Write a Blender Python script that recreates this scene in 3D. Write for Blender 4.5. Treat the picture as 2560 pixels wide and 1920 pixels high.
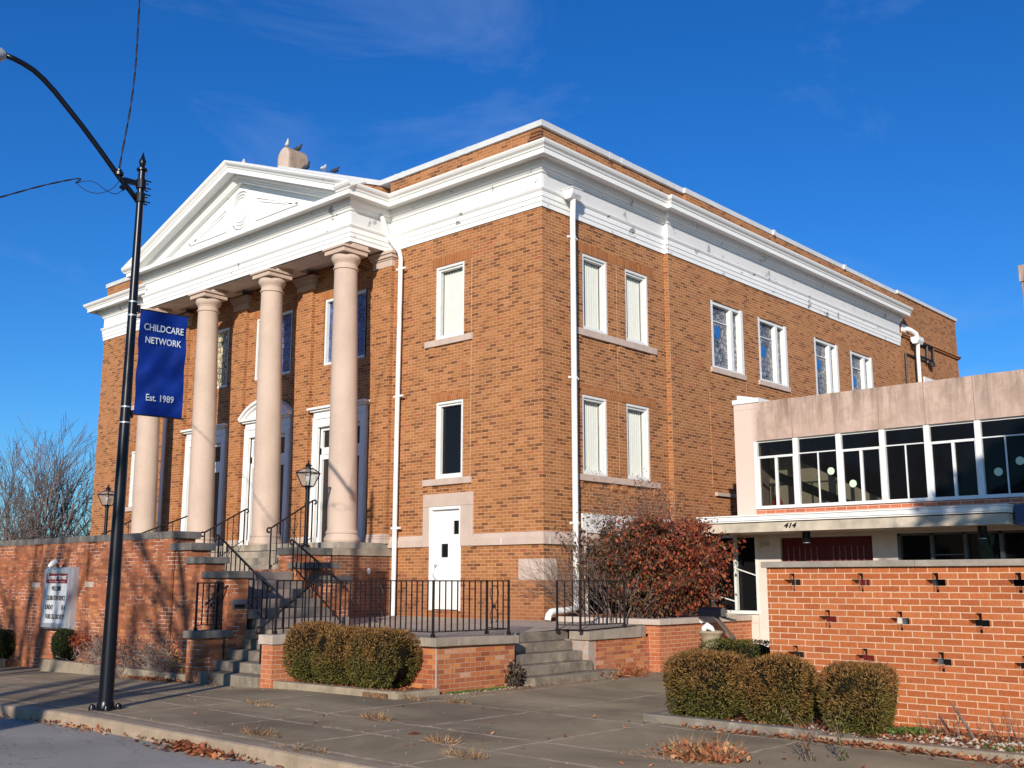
import bpy, bmesh, math, random
from mathutils import Vector, Matrix
PI = math.pi
R = math.radians
for o in list(bpy.data.objects): bpy.data.objects.remove(o)
scene = bpy.context.scene
C = scene.collection

# ------------------------------------------------------------------ camera
cam = bpy.data.cameras.new('camera'); cam.sensor_width = 36; cam.lens = 37.116
cam.clip_end = 4000; cam.clip_start = 0.05
co = bpy.data.objects.new('camera', cam); C.objects.link(co)
yaw, pitch, roll = 0.7386, 0.18347, 0.001
fw = Vector((-math.sin(yaw)*math.cos(pitch), math.cos(yaw)*math.cos(pitch), math.sin(pitch)))
r0 = Vector((math.cos(yaw), math.sin(yaw), 0)); u0 = r0.cross(fw)
rr = r0*math.cos(roll)+u0*math.sin(roll); uu = -r0*math.sin(roll)+u0*math.cos(roll)
co.matrix_world = Matrix(((rr.x, uu.x, -fw.x, 13.2844), (rr.y, uu.y, -fw.y, -15.4799), (rr.z, uu.z, -fw.z, 0.6192), (0, 0, 0, 1)))
scene.camera = co
scene.render.resolution_x = 1024; scene.render.resolution_y = 768

# ------------------------------------------------------------------ light
SUN_EL, SUN_AZ = R(18.8), R(147.5)        # azimuth clockwise from +Y
sdir = Vector((math.sin(SUN_AZ)*math.cos(SUN_EL), math.cos(SUN_AZ)*math.cos(SUN_EL), math.sin(SUN_EL)))
sl = bpy.data.lights.new('sun', 'SUN'); sl.energy = 4.4; sl.angle = R(0.53); sl.color = (1.0, 0.90, 0.77)
so = bpy.data.objects.new('sun', sl); C.objects.link(so)
so.rotation_euler = sdir.to_track_quat('Z', 'Y').to_euler()
so.location = (30, -40, 40)
W = bpy.data.worlds.new('World'); scene.world = W; W.use_nodes = True
nt = W.node_tree; nt.nodes.clear()
def wn(t, **k):
    n = nt.nodes.new(t)
    for a, b in k.items(): setattr(n, a, b)
    return n
sky = wn('ShaderNodeTexSky', sky_type='NISHITA', sun_disc=False)
sky.sun_elevation = SUN_EL; sky.sun_rotation = SUN_AZ; sky.air_density = 1.0; sky.dust_density = 0.5; sky.ozone_density = 2.2
hs = wn('ShaderNodeHueSaturation'); hs.inputs['Saturation'].default_value = 1.35; hs.inputs['Value'].default_value = 1.0
tint = wn('ShaderNodeMix', data_type='RGBA', blend_type='MULTIPLY'); tint.inputs[0].default_value = 1
tint.inputs['B'].default_value = (0.42, 0.86, 1.36, 1)
tc = wn('ShaderNodeTexCoord')
mp = wn('ShaderNodeMapping'); mp.inputs['Scale'].default_value = (1.0, 1.0, 3.2); mp.inputs['Location'].default_value = (1.72, 0.45, 0.3)
nz = wn('ShaderNodeTexNoise'); nz.inputs['Scale'].default_value = 2.3; nz.inputs['Detail'].default_value = 9; nz.inputs['Roughness'].default_value = 0.62; nz.inputs['Distortion'].default_value = 0.6
cr = wn('ShaderNodeValToRGB'); cr.color_ramp.elements[0].position = 0.56; cr.color_ramp.elements[1].position = 0.86
cr.color_ramp.elements[0].color = (0, 0, 0, 1); cr.color_ramp.elements[1].color = (0.34, 0.34, 0.34, 1)
cm = wn('ShaderNodeMix', data_type='RGBA'); cm.inputs['B'].default_value = (4.0, 5.2, 8.0, 1)
bg = wn('ShaderNodeBackground'); bg.inputs['Strength'].default_value = 0.085
wo = wn('ShaderNodeOutputWorld')
L = nt.links.new
L(sky.outputs[0], hs.inputs['Color']); L(hs.outputs[0], tint.inputs['A'])
L(tc.outputs['Generated'], mp.inputs[0]); L(mp.outputs[0], nz.inputs['Vector']); L(nz.outputs[0], cr.inputs[0])
L(cr.outputs[0], cm.inputs[0]); L(tint.outputs['Result'], cm.inputs['A'])
L(cm.outputs['Result'], bg.inputs[0]); L(bg.outputs[0], wo.inputs[0])
vs = scene.view_settings; vs.view_transform = 'Standard'; vs.look = 'None'; vs.gamma = 1; vs.exposure = 0.28

# ------------------------------------------------------------------ object helpers
def prop(o, label=None, cat=None, group=None, kind=None):
    if label: o['label'] = label
    if cat: o['category'] = cat
    if group: o['group'] = group
    if kind: o['kind'] = kind
    return o
def thing(name, label, cat, loc=(0, 0, 0), group=None):
    o = bpy.data.objects.new(name, None); C.objects.link(o); o.location = loc; o.empty_display_size = 0.2
    return prop(o, label, cat, group)
def woff(o):
    v = Vector((0, 0, 0))
    while o is not None:
        v += o.location; o = o.parent
    return v
class MB:
    def __init__(s): s.v = []; s.f = []
    def add(s, vs, fs):
        n = len(s.v); s.v += [tuple(p) for p in vs]; s.f += [tuple(n+i for i in f) for f in fs]; return s
    def box(s, x0, x1, y0, y1, z0, z1):
        if x0 > x1: x0, x1 = x1, x0
        if y0 > y1: y0, y1 = y1, y0
        if z0 > z1: z0, z1 = z1, z0
        return s.add([(x0, y0, z0), (x1, y0, z0), (x1, y1, z0), (x0, y1, z0), (x0, y0, z1), (x1, y0, z1), (x1, y1, z1), (x0, y1, z1)],
                     [(0, 3, 2, 1), (4, 5, 6, 7), (0, 1, 5, 4), (1, 2, 6, 5), (2, 3, 7, 6), (3, 0, 4, 7)])
    def obox(s, c, d, hw, hd, hh, up=None):
        """box centred at c, long half hd along d, half width hw, half height hh"""
        d = Vector(d).normalized(); up = Vector(up or (0, 0, 1))
        if abs(d.dot(up)) > .99: up = Vector((0, 1, 0))
        w = d.cross(up).normalized(); h = w.cross(d).normalized(); c = Vector(c)
        P = []
        for k in (-1, 1):
            for a, b in ((-1, -1), (1, -1), (1, 1), (-1, 1)):
                P.append(c+d*hd*k+w*hw*a+h*hh*b)
        return s.add(P, [(0, 3, 2, 1), (4, 5, 6, 7), (0, 1, 5, 4), (1, 2, 6, 5), (2, 3, 7, 6), (3, 0, 4, 7)])
    def bar(s, a, b, w=.01, h=None, up=None):
        a = Vector(a); b = Vector(b); return s.obox((a+b)/2, b-a, w, (b-a).length/2, h or w, up)
    def tube(s, pts, r, n=8, r2=None, caps=True):
        pts = [Vector(p) for p in pts]; N = len(pts)
        rs = r if isinstance(r, (list, tuple)) else [r+((r2 if r2 is not None else r)-r)*i/max(1, N-1) for i in range(N)]
        base = len(s.v); ref = None
        for i, p in enumerate(pts):
            d = (pts[min(i+1, N-1)]-pts[max(i-1, 0)])
            if d.length < 1e-9: d = Vector((0, 0, 1))
            d.normalize()
            if ref is None:
                ref = d.cross(Vector((0, 0, 1)) if abs(d.z) < .9 else Vector((1, 0, 0)))
            ref = ref-d*ref.dot(d)
            if ref.length < 1e-6: ref = d.orthogonal()
            ref.normalize(); a = ref; b = d.cross(a)
            for k in range(n):
                t = 2*PI*k/n; s.v.append(tuple(p+(a*math.cos(t)+b*math.sin(t))*rs[i]))
        for i in range(N-1):
            for k in range(n):
                k2 = (k+1) % n
                s.f.append((base+i*n+k, base+i*n+k2, base+(i+1)*n+k2, base+(i+1)*n+k))
        if caps:
            s.f.append(tuple(base+k for k in range(n))[::-1]); s.f.append(tuple(base+(N-1)*n+k for k in range(n)))
        return s
    def lathe(s, prof, cx, cy, n=32, lean=(0, 0), z0=None, z1=None):
        """prof: list of (r, z) bottom to top"""
        base = len(s.v); za = prof[0][1] if z0 is None else z0; zb = prof[-1][1] if z1 is None else z1
        for r, z in prof:
            t = (z-za)/max(1e-6, zb-za)
            for k in range(n):
                a = 2*PI*k/n; s.v.append((cx+lean[0]*t+r*math.cos(a), cy+lean[1]*t+r*math.sin(a), z))
        for i in range(len(prof)-1):
            for k in range(n):
                k2 = (k+1) % n
                s.f.append((base+i*n+k, base+i*n+k2, base+(i+1)*n+k2, base+(i+1)*n+k))
        s.f.append(tuple(base+k for k in range(n))[::-1]); m = len(prof)-1
        s.f.append(tuple(base+m*n+k for k in range(n)))
        return s
    def prism(s, poly, fn0, fn1):
        """extrude 2-d polygon between two mapping functions"""
        n = len(poly); P = [fn0(*p) for p in poly]+[fn1(*p) for p in poly]
        F = [tuple(range(n))[::-1], tuple(range(n, 2*n))]+[(i, (i+1) % n, n+(i+1) % n, n+i) for i in range(n)]
        return s.add(P, F)
    def quad(s, a, b, c, d): return s.add([a, b, c, d], [(0, 1, 2, 3)])
    def build(s, name, mat, parent=None, smooth=False, bevel=0, fix=True, autos=None):
        me = bpy.data.meshes.new(name); off = woff(parent) if parent else Vector((0, 0, 0))
        me.from_pydata([(x-off.x, y-off.y, z-off.z) for x, y, z in s.v], [], s.f)
        if fix:
            b = bmesh.new(); b.from_mesh(me); bmesh.ops.recalc_face_normals(b, faces=b.faces); b.to_mesh(me); b.free()
        me.materials.append(mat)
        if smooth:
            me.polygons.foreach_set('use_smooth', [True]*len(me.polygons))
            if autos is not None: me.set_sharp_from_angle(angle=R(autos))
        o = bpy.data.objects.new(name, me); C.objects.link(o)
        if parent: o.parent = parent
        if bevel:
            m = o.modifiers.new('bevel', 'BEVEL'); m.width = bevel; m.segments = 2; m.limit_method = 'ANGLE'; m.angle_limit = R(35)
        return o
def copy_tree(o, parent=None):
    c = o.copy(); C.objects.link(c); c.parent = parent
    for ch in o.children: copy_tree(ch, c)
    return c
def text(name, body, size, loc, xdir, mat, parent, updir=(0, 0, 1), align='CENTER', bold=0.0, sx=1.0, shear=0.0, ext=.002):
    cu = bpy.data.curves.new(name, 'FONT'); cu.body = body; cu.size = size; cu.align_x = align; cu.align_y = 'CENTER'
    cu.extrude = ext; cu.offset = bold; cu.shear = shear; cu.resolution_u = 3
    t = bpy.data.objects.new('tmp', cu); C.objects.link(t)
    x = Vector(xdir).normalized(); u = Vector(updir).normalized(); n = x.cross(u)
    dg = bpy.context.evaluated_depsgraph_get(); me = bpy.data.meshes.new_from_object(t.evaluated_get(dg))
    off = woff(parent) if parent else Vector((0, 0, 0))
    for v in me.vertices:
        p = Vector(loc)+x*v.co.x*sx+u*v.co.y+n*v.co.z-off; v.co = p
    bpy.data.objects.remove(t); bpy.data.curves.remove(cu)
    me.materials.clear(); me.materials.append(mat)
    o = bpy.data.objects.new(name, me); C.objects.link(o); o.parent = parent
    return o

# ------------------------------------------------------------------ materials
class NT:
    def __init__(s, name, rough=.8, spec=.3):
        s.m = bpy.data.materials.new(name); s.m.use_nodes = True; s.t = s.m.node_tree
        s.b = s.t.nodes['Principled BSDF']; s.b.inputs['Roughness'].default_value = rough
        s.b.inputs['Specular IOR Level'].default_value = spec; s.out = s.t.nodes['Material Output']
    def n(s, ty, ins=None, **k):
        n = s.t.nodes.new(ty)
        for a, b in k.items(): setattr(n, a, b)
        for a, b in (ins or {}).items():
            if hasattr(b, 'links') or isinstance(b, bpy.types.NodeSocket): s.t.links.new(b, n.inputs[a])
            else: n.inputs[a].default_value = b
        return n
    def link(s, a, b): s.t.links.new(a, b)
    def pos(s): return s.n('ShaderNodeNewGeometry').outputs['Position']
    def mapp(s, vec, scale=(1, 1, 1), loc=(0, 0, 0)): return s.n('ShaderNodeMapping', {0: vec, 'Scale': scale, 'Location': loc}).outputs[0]
    def noise(s, scale, detail=4, vec=None, rough=.55, dist=0.0):
        n = s.n('ShaderNodeTexNoise', {'Scale': scale, 'Detail': detail, 'Roughness': rough, 'Distortion': dist})
        s.link(vec if vec is not None else s.pos(), n.inputs['Vector']); return n.outputs[0]
    def ramp(s, fac, stops, mode='LINEAR'):
        r = s.n('ShaderNodeValToRGB'); s.link(fac, r.inputs[0]); cr = r.color_ramp; cr.interpolation = mode
        while len(cr.elements) < len(stops): cr.elements.new(.5)
        for e, (p, c) in zip(cr.elements, stops):
            e.position = p; e.color = (c, c, c, 1) if not isinstance(c, (tuple, list)) else (*c, 1)
        return r.outputs[0]
    def mix(s, f, a, b, mode='MIX'):
        m = s.n('ShaderNodeMix', data_type='RGBA', blend_type=mode)
        for i, v in ((0, f), ('A', a), ('B', b)):
            if isinstance(v, bpy.types.NodeSocket): s.link(v, m.inputs[i])
            elif isinstance(v, (tuple, list)): m.inputs[i].default_value = (*v, 1) if len(v) == 3 else v
            else: m.inputs[i].default_value = v
        return m.outputs['Result']
    def math(s, op, a, b=0.0, c=0.0):
        m = s.n('ShaderNodeMath', operation=op)
        for i, v in enumerate((a, b, c)):
            if isinstance(v, bpy.types.NodeSocket): s.link(v, m.inputs[i])
            else: m.inputs[i].default_value = v
        return m.outputs[0]
    def col(s, c):
        if isinstance(c, bpy.types.NodeSocket): s.link(c, s.b.inputs['Base Color'])
        else: s.b.inputs['Base Color'].default_value = (*c, 1)
    def bump(s, h, strength=.4, dist=.01):
        b = s.n('ShaderNodeBump', {'Strength': strength, 'Distance': dist}); s.link(h, b.inputs['Height'])
        s.link(b.outputs[0], s.b.inputs['Normal'])
def wall_uv(m):
    """horizontal distance along the wall and height, from world position and face direction"""
    g = m.n('ShaderNodeNewGeometry'); p = m.n('ShaderNodeSeparateXYZ', {0: g.outputs['Position']}); q = m.n('ShaderNodeSeparateXYZ', {0: g.outputs['True Normal']})
    f = m.math('GREATER_THAN', m.math('ABSOLUTE', q.outputs[0]), .5)
    u = m.math('ADD', m.math('MULTIPLY', p.outputs[1], f), m.math('MULTIPLY', p.outputs[0], m.math('SUBTRACT', 1.0, f)))
    return u, p.outputs[2], g
def brick(name, tones, mortar, bw=.2067, rh=.0677, ms=.0055, weather=.35, wcol=(.08, .05, .04), uo=0.0, zo=0.0, streak=None, rough=.85, bstr=.6, eff=None, foot=None, fine=.25):
    m = NT(name, rough, .2); u, z, g = wall_uv(m)
    wob = m.noise(9, 2); wz = m.math('MULTIPLY', m.math('SUBTRACT', wob, .5), .006)
    v = m.n('ShaderNodeCombineXYZ', {0: m.math('ADD', u, uo), 1: m.math('ADD', m.math('ADD', z, zo), wz)}).outputs[0]
    bt = m.n('ShaderNodeTexBrick', {'Vector': v, 'Color1': (0, 0, 0, 1), 'Color2': (1, 1, 1, 1), 'Mortar': (.5, .5, .5, 1), 'Scale': 1.0, 'Mortar Size': ms, 'Mortar Smooth': .15, 'Bias': 0.0, 'Brick Width': bw, 'Row Height': rh})
    bt.offset = .5
    uu_ = m.math('ADD', u, uo); zz_ = m.math('ADD', m.math('ADD', z, zo), wz)
    row = m.math('FLOOR', m.math('DIVIDE', zz_, rh)); odd = m.math('SUBTRACT', row, m.math('MULTIPLY', m.math('FLOOR', m.math('DIVIDE', row, 2.0)), 2.0))
    colm = m.math('FLOOR', m.math('DIVIDE', m.math('ADD', uu_, m.math('MULTIPLY', m.math('SUBTRACT', 1.0, odd), .5*bw)), bw))
    wv = m.n('ShaderNodeTexWhiteNoise', {0: m.n('ShaderNodeCombineXYZ', {0: colm, 1: row}).outputs[0]}, noise_dimensions='2D').outputs[0]
    wv = m.math('ADD', wv, m.math('MULTIPLY', m.math('SUBTRACT', m.noise(.8, 3), .5), .22))
    c = m.ramp(wv, tones)
    fn = m.noise(42, 5, rough=.7)
    c = m.mix(fine, c, m.mix(1.0, c, m.ramp(fn, [(.25, .35), (.75, 1.35)]), 'MULTIPLY'))
    w = m.noise(.9, 6, rough=.65)
    c = m.mix(m.ramp(w, [(.45, 0.0), (.75, weather)]), c, wcol)
    mo = m.mix(m.ramp(m.noise(1.7, 4), [(.4, 0.0), (.7, .45)]), mortar, tuple(x*.55 for x in mortar))
    if eff:
        e = m.ramp(m.noise(3.1, 5, rough=.7), [(.50, 0.0), (.58, 1.0)])
        mo = m.mix(e, mo, eff)
    c = m.mix(bt.outputs[1], c, mo)
    if streak:
        uv = m.n('ShaderNodeCombineXYZ', {0: m.math('MULTIPLY', u, streak[1]), 1: m.math('MULTIPLY', z, .35)}).outputs[0]
        s_ = m.ramp(m.noise(1.0, 4, uv, .7), [(.5, 0.0), (.72, streak[0])])
        c = m.mix(s_, c, streak[2])
    if foot:      # colour blended in toward the foot of the wall: (z full, z none, colour)
        mr = m.n('ShaderNodeMapRange', {0: m.math('ADD', z, m.math('MULTIPLY', m.math('SUBTRACT', m.noise(2.2, 4), .5), .5)), 1: foot[0], 2: foot[1], 3: foot[3], 4: 0.0}).outputs[0]
        c = m.mix(mr, c, foot[2])
    m.col(c)
    h = m.math('ADD', m.math('SUBTRACT', 1.0, bt.outputs[1]), m.math('MULTIPLY', fn, .3))
    m.bump(h, bstr, .006)
    return m.m
church_tones = [(0.0, (.175, .068, .026)), (.13, (.225, .088, .034)), (.18, (.30, .120, .042)), (.5, (.375, .155, .055)), (.84, (.41, .172, .062)), (.95, (.45, .20, .08)), (1.0, (.36, .105, .045))]
M = {}
M['brick'] = brick('church_brick', church_tones, (.62, .36, .21), bw=.2067, weather=.16, fine=.35, foot=(-.2, .9, (.22, .085, .05), .5))
M['brick_par'] = brick('church_brick_parapet', church_tones, (.52, .30, .18), weather=.45, fine=.35)
M['soldier'] = brick('soldier_course', [(0.0, (.30, .10, .035)), (.5, (.38, .14, .045)), (1.0, (.42, .165, .055))], (.5, .25, .13), bw=.0677, rh=.9, weather=.15, fine=.35)
M['plat_brick'] = brick('porch_brick', [(0.0, (.15, .06, .035)), (.5, (.24, .09, .045)), (1.0, (.34, .13, .06))], (.36, .24, .17), weather=.75, wcol=(.05, .035, .03), fine=.4)
M['ret_brick'] = brick('retaining_brick', [(0.0, (.24, .085, .045)), (.35, (.38, .12, .055)), (.75, (.46, .155, .065)), (1.0, (.56, .22, .09))], (.26, .15, .10), weather=.55, wcol=(.16, .07, .045), eff=(.70, .55, .45), fine=.45)
M['terr_brick'] = brick('terrace_brick', [(0.0, (.29, .08, .035)), (.4, (.40, .115, .045)), (.72, (.46, .15, .055)), (.9, (.56, .22, .07)), (1.0, (.58, .32, .22))], (.46, .27, .18), weather=.45, wcol=(.42, .24, .16), fine=.5)
M['bed_brick'] = brick('bed_wall_brick', [(0.0, (.40, .12, .05)), (.6, (.46, .15, .062)), (1.0, (.50, .18, .08))], (.58, .35, .24), weather=.2, wcol=(.4, .17, .09))
M['screen_brick'] = brick('screen_brick', [(0.0, (.37, .100, .033)), (.5, (.44, .130, .042)), (.85, (.49, .155, .055)), (1.0, (.34, .09, .032))], (.66, .44, .29), uo=.0, zo=.0478, ms=.006, weather=.15, wcol=(.42, .13, .06), fine=.5, streak=(.35, 26, (.40, .095, .04)))
M['annex_brick'] = brick('annex_brick', [(0.0, (.42, .12, .06)), (1.0, (.55, .18, .09))], (.72, .55, .44), weather=.1)

def plain(name, col, rough=.6, spec=.4, var=.12, nscale=6, bump=0, bscale=40, metal=0):
    m = NT(name, rough, spec); c = m.mix(m.ramp(m.noise(nscale, 5), [(.35, 0.0), (.7, 1.0)]), col, tuple(x*(1-var) for x in col))
    m.col(c); m.b.inputs['Metallic'].default_value = metal
    if bump: m.bump(m.noise(bscale, 5), bump, .004)
    return m.m
def stone(name, col, dark, rough=.85, s=1.4, amt=.6, streaks=0.0, bump=.35, moss=None, joints=None, dlo=.45, dhi=.72):
    m = NT(name, rough, .25); u, z, g = wall_uv(m)
    c = m.mix(m.ramp(m.noise(s, 7, rough=.65), [(dlo, 0.0), (dhi, amt)]), col, dark)
    c = m.mix(.25, c, m.mix(1.0, c, m.ramp(m.noise(55, 4, rough=.75), [(.3, .5), (.7, 1.3)]), 'MULTIPLY'))
    if streaks:
        uv = m.n('ShaderNodeCombineXYZ', {0: m.math('MULTIPLY', u, 5.5), 1: m.math('MULTIPLY', z, .5)}).outputs[0]
        c = m.mix(m.ramp(m.noise(1.0, 6, uv, .7, .4), [(.46, 0.0), (.75, streaks)]), c, dark)
    if moss:
        c = m.mix(m.ramp(m.noise(4.1, 6, rough=.7), [(.52, 0.0), (.68, moss[1])]), c, moss[0])
    if joints:
        f = m.math('ABSOLUTE', m.math('SUBTRACT', m.math('FRACT', m.math('DIVIDE', m.math('ADD', u, joints[1]), joints[0])), .5))
        jm = m.math('GREATER_THAN', f, .5-.006/joints[0])
        c = m.mix(m.math('MULTIPLY', jm, joints[3] if len(joints) > 3 else 1.0), c, joints[2])
    m.col(c); m.bump(m.noise(30, 6, rough=.7), bump, .005)
    return m.m
M['lime'] = stone('limestone', (.56, .44, .37), (.42, .32, .26), s=2.1, amt=.5, streaks=.3, bump=.12)
M['lime_sill'] = stone('limestone_sill', (.56, .44, .37), (.34, .26, .21), s=3, amt=.5, bump=.12)
M['column'] = stone('column_stone', (.56, .43, .345), (.45, .34, .265), s=1.1, amt=.7, streaks=.35, bump=.06)
M['coping_dark'] = stone('weathered_coping', (.17, .155, .14), (.055, .055, .058), s=2.2, amt=.8, streaks=.7, bump=.3, moss=((.34, .31, .26), .5))
M['coping_terr'] = stone('terrace_coping', (.36, .30, .24), (.16, .13, .10), s=2.2, amt=.7, streaks=.6, bump=.3)
M['coping_bed'] = stone('bed_coping', (.52, .43, .36), (.36, .30, .25), s=2.6, amt=.5, bump=.2, joints=(1.9, .55, (.75, .7, .62)))
M['coping_screen'] = stone('screen_coping', (.32, .28, .235), (.17, .15, .13), s=2.4, amt=.7, streaks=.35, bump=.3, moss=((.45, .40, .32), .45))
M['cheek_stone'] = stone('cheek_block', (.50, .41, .34), (.2, .18, .15), s=2.2, amt=.6, bump=.25)
M['steps'] = stone('step_concrete', (.235, .195, .155), (.085, .07, .055), s=2.6, amt=.75, streaks=.6, bump=.5, moss=((.44, .37, .25), .55))
M['steps_up'] = stone('upper_step_stone', (.40, .34, .26), (.13, .11, .09), s=2.2, amt=.8, streaks=.5, bump=.4, moss=((.50, .42, .28), .5))
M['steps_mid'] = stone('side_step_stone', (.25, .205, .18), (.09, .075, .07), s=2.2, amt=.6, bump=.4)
M['terrace'] = stone('terrace_concrete', (.42, .35, .28), (.24, .19, .15), s=1.6, amt=.6, bump=.3)
M['plinth'] = stone('plinth_stone', (.38, .33, .27), (.13, .12, .11), s=2.8, amt=.7, streaks=.3, bump=.25, moss=((.5, .42, .32), .4))
M['kerb'] = stone('kerb_concrete', (.36, .28, .20), (.17, .135, .10), s=1.9, amt=.65, streaks=.4, bump=.5, moss=((.5, .42, .3), .3))
M['planter_kerb'] = stone('planter_kerb', (.32, .26, .185), (.15, .12, .09), s=3.2, amt=.6, streaks=.5, bump=.6, moss=((.42, .36, .26), .5))
M['timber'] = stone('grey_timber', (.21, .185, .15), (.10, .085, .07), s=4, amt=.7, bump=.6, moss=((.5, .46, .4), .6))
M['white'] = plain('white_paint', (.82, .82, .80), .45, .4, .05, 5)
M['white_win'] = plain('white_window_paint', (.74, .75, .73), .5, .4, .10, 9)
def peeling(name, thr, wood=(.28, .27, .26), base=(.82, .82, .80)):
    m = NT(name, .5, .35)
    chip = m.ramp(m.noise(2.6, 9, rough=.72, dist=.3), [(thr, 0.0), (thr+.015, 1.0)])
    st = m.ramp(m.noise(1.3, 6, rough=.6), [(.45, 0.0), (.8, .22)])
    c = m.mix(st, base, tuple(x*.78 for x in base)); c = m.mix(chip, c, wood); m.col(c)
    m.bump(m.math('SUBTRACT', 1.0, chip), .5, .003); return m.m
M['trim'] = peeling('trim_white_peeling', .615)
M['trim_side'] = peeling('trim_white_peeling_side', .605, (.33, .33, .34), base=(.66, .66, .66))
def cornice_mat():
    m = NT('cornice_white_weathered', .5, .35)
    chip = m.ramp(m.noise(3.1, 9, rough=.75, dist=.3), [(.645, 0.0), (.66, 1.0)])
    dirt = m.ramp(m.noise(1.8, 8, rough=.75, dist=.4), [(.5, 0.0), (.72, .5)])
    g = m.n('ShaderNodeNewGeometry'); q = m.n('ShaderNodeSeparateXYZ', {0: g.outputs['True Normal']})
    up = m.math('GREATER_THAN', q.outputs[2], .25)
    c = m.mix(m.math('MULTIPLY', dirt, up), (.82, .82, .79), (.42, .39, .34)); c = m.mix(chip, c, (.40, .38, .34)); m.col(c); return m.m
M['cornice'] = cornice_mat()
M['cap_metal'] = plain('coping_metal', (.62, .63, .62), .45, .5, .15, 3)
M['black'] = plain('black_gloss_paint', (.005, .006, .011), .32, .35, .1)
M['iron'] = plain('wrought_iron', (.022, .015, .014), .5, .4, .4, 12, bump=.2)
M['dark'] = plain('dark_interior', (.012, .011, .011), .6, .2)
M['brown_door'] = plain('dark_bronze_door', (.018, .010, .008), .35, .4)
M['red_door'] = plain('dark_red_door', (.11, .009, .008), .4, .4)
M['slat'] = plain('door_slat', (.20, .11, .09), .5, .3)
M['grey_metal'] = plain('grey_window_metal', (.10, .105, .12), .4, .5)
M['soffit'] = plain('painted_soffit', (.62, .56, .50), .7, .2, .2, 3)
M['stucco'] = plain('canopy_stucco', (.60, .52, .41), .85, .2, .4, 3.5, bump=.4)
M['panel'] = plain('pale_stone_panel', (.70, .62, .55), .7, .3, .12, 4)
M['cream'] = plain('cream_wall', (.62, .55, .38), .8, .2)
M['red_plastic'] = plain('red_plastic', (.55, .03, .025), .35, .5)
M['disc_pale'] = plain('pale_green_disc', (.55, .68, .50), .6, .3, .03)
M['blind'] = plain('vertical_blind', (.80, .81, .77), .7, .2, .06)
def annex_stone():
    m = NT('stained_stone_facing', .85, .2); u, z, g = wall_uv(m)
    c = m.mix(m.ramp(m.noise(2.2, 8, rough=.7, dist=.5), [(.38, 0.0), (.66, .8)]), (.56, .42, .345), (.37, .26, .20))
    uv = m.n('ShaderNodeCombineXYZ', {0: m.math('MULTIPLY', u, 4.2), 1: m.math('MULTIPLY', z, .55)}).outputs[0]
    sn = m.noise(1.0, 7, uv, .72, .5)
    fade = m.n('ShaderNodeMapRange', {0: z, 1: 3.3, 2: 4.1, 3: .25, 4: 1.0}).outputs[0]
    c = m.mix(m.math('MULTIPLY', m.ramp(sn, [(.42, 0.0), (.62, .9)]), fade), c, (.20, .135, .105))
    left = m.n('ShaderNodeMapRange', {0: u, 1: 2.75, 2: 2.95, 3: 0.0, 4: 1.0}).outputs[0]
    c = m.mix(left, (.66, .515, .445), c)
    for jx in (3.645, 4.52, 5.375, 6.22, 7.08, 7.93, 8.78):
        f = m.math('LESS_THAN', m.math('ABSOLUTE', m.math('SUBTRACT', u, jx)), .006)
        c = m.mix(f, c, (.26, .18, .14))
    f = m.math('LESS_THAN', m.math('ABSOLUTE', m.math('SUBTRACT', z, 3.985)), .006); c = m.mix(m.math('MULTIPLY', f, .5), c, (.36, .26, .2))
    m.col(c); m.bump(m.noise(16, 7, rough=.75), .5, .008); return m.m
M['annex_stone'] = annex_stone()
def glass(name, base=(.012, .012, .014), rough=.03, trans=0.0, spec=.5, wav=.0):
    m = NT(name, rough, spec); m.col(base); m.b.inputs['IOR'].default_value = 1.45
    if wav: m.bump(m.noise(3.0, 3), wav, .02)
    if trans:
        tr = m.n('ShaderNodeBsdfTransparent'); tr.inputs[0].default_value = (.93, .94, .93, 1)
        mx = m.n('ShaderNodeMixShader', {0: trans}); m.link(m.b.outputs[0], mx.inputs[1]); m.link(tr.outputs[0], mx.inputs[2]); m.link(mx.outputs[0], m.out.inputs[0])
    return m.m
M['glass'] = glass('window_glass', base=(.008,.008,.009), wav=.05, spec=.25)
M['glass_clear'] = glass('clear_window_glass', trans=.90)
M['glass_lantern'] = glass('lantern_glass', base=(.5, .5, .48), trans=.72, rough=.15)
M['glass_annex'] = glass('annex_glass', trans=.70, wav=.1, spec=.35)
M['blind_back'] = plain('blind_backing', (.07, .08, .085), .8, .1)
def stained(name, c1, c2, c3, size=.16):
    m = NT(name, .25, .5); u, z, g = wall_uv(m)
    v = m.n('ShaderNodeCombineXYZ', {0: u, 1: z}).outputs[0]
    vo = m.n('ShaderNodeTexVoronoi', {'Vector': v, 'Scale': 1/size}, feature='DISTANCE_TO_EDGE'); vc = m.n('ShaderNodeTexVoronoi', {'Vector': v, 'Scale': 1/size})
    sep = m.n('ShaderNodeSeparateColor', {0: vc.outputs['Color']}).outputs[0]
    c = m.ramp(sep, [(0.0, c1), (.5, c2), (1.0, c3)])
    bt = m.n('ShaderNodeTexBrick', {'Vector': v, 'Color1': (0, 0, 0, 1), 'Color2': (0, 0, 0, 1), 'Mortar': (1, 1, 1, 1), 'Scale': 1.0, 'Mortar Size': .005, 'Brick Width': size*1.1, 'Row Height': size})
    ln = m.math('MAXIMUM', m.math('LESS_THAN', vo.outputs['Distance'], .045), bt.outputs[1])
    c = m.mix(ln, c, (.02, .02, .022)); m.col(c); m.bump(m.noise(14, 5), .7, .01); return m.m
M['stained'] = stained('leaded_glass', (.10, .105, .12), (.22, .22, .24), (.33, .33, .34), .13)
M['stained_amber'] = stained('amber_leaded_glass', (.42, .36, .2), (.60, .52, .32), (.25, .24, .2), .15)
M['stained_blue'] = stained('blue_leaded_glass', (.04, .07, .22), (.07, .12, .34), (.12, .16, .3), .16)
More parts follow.
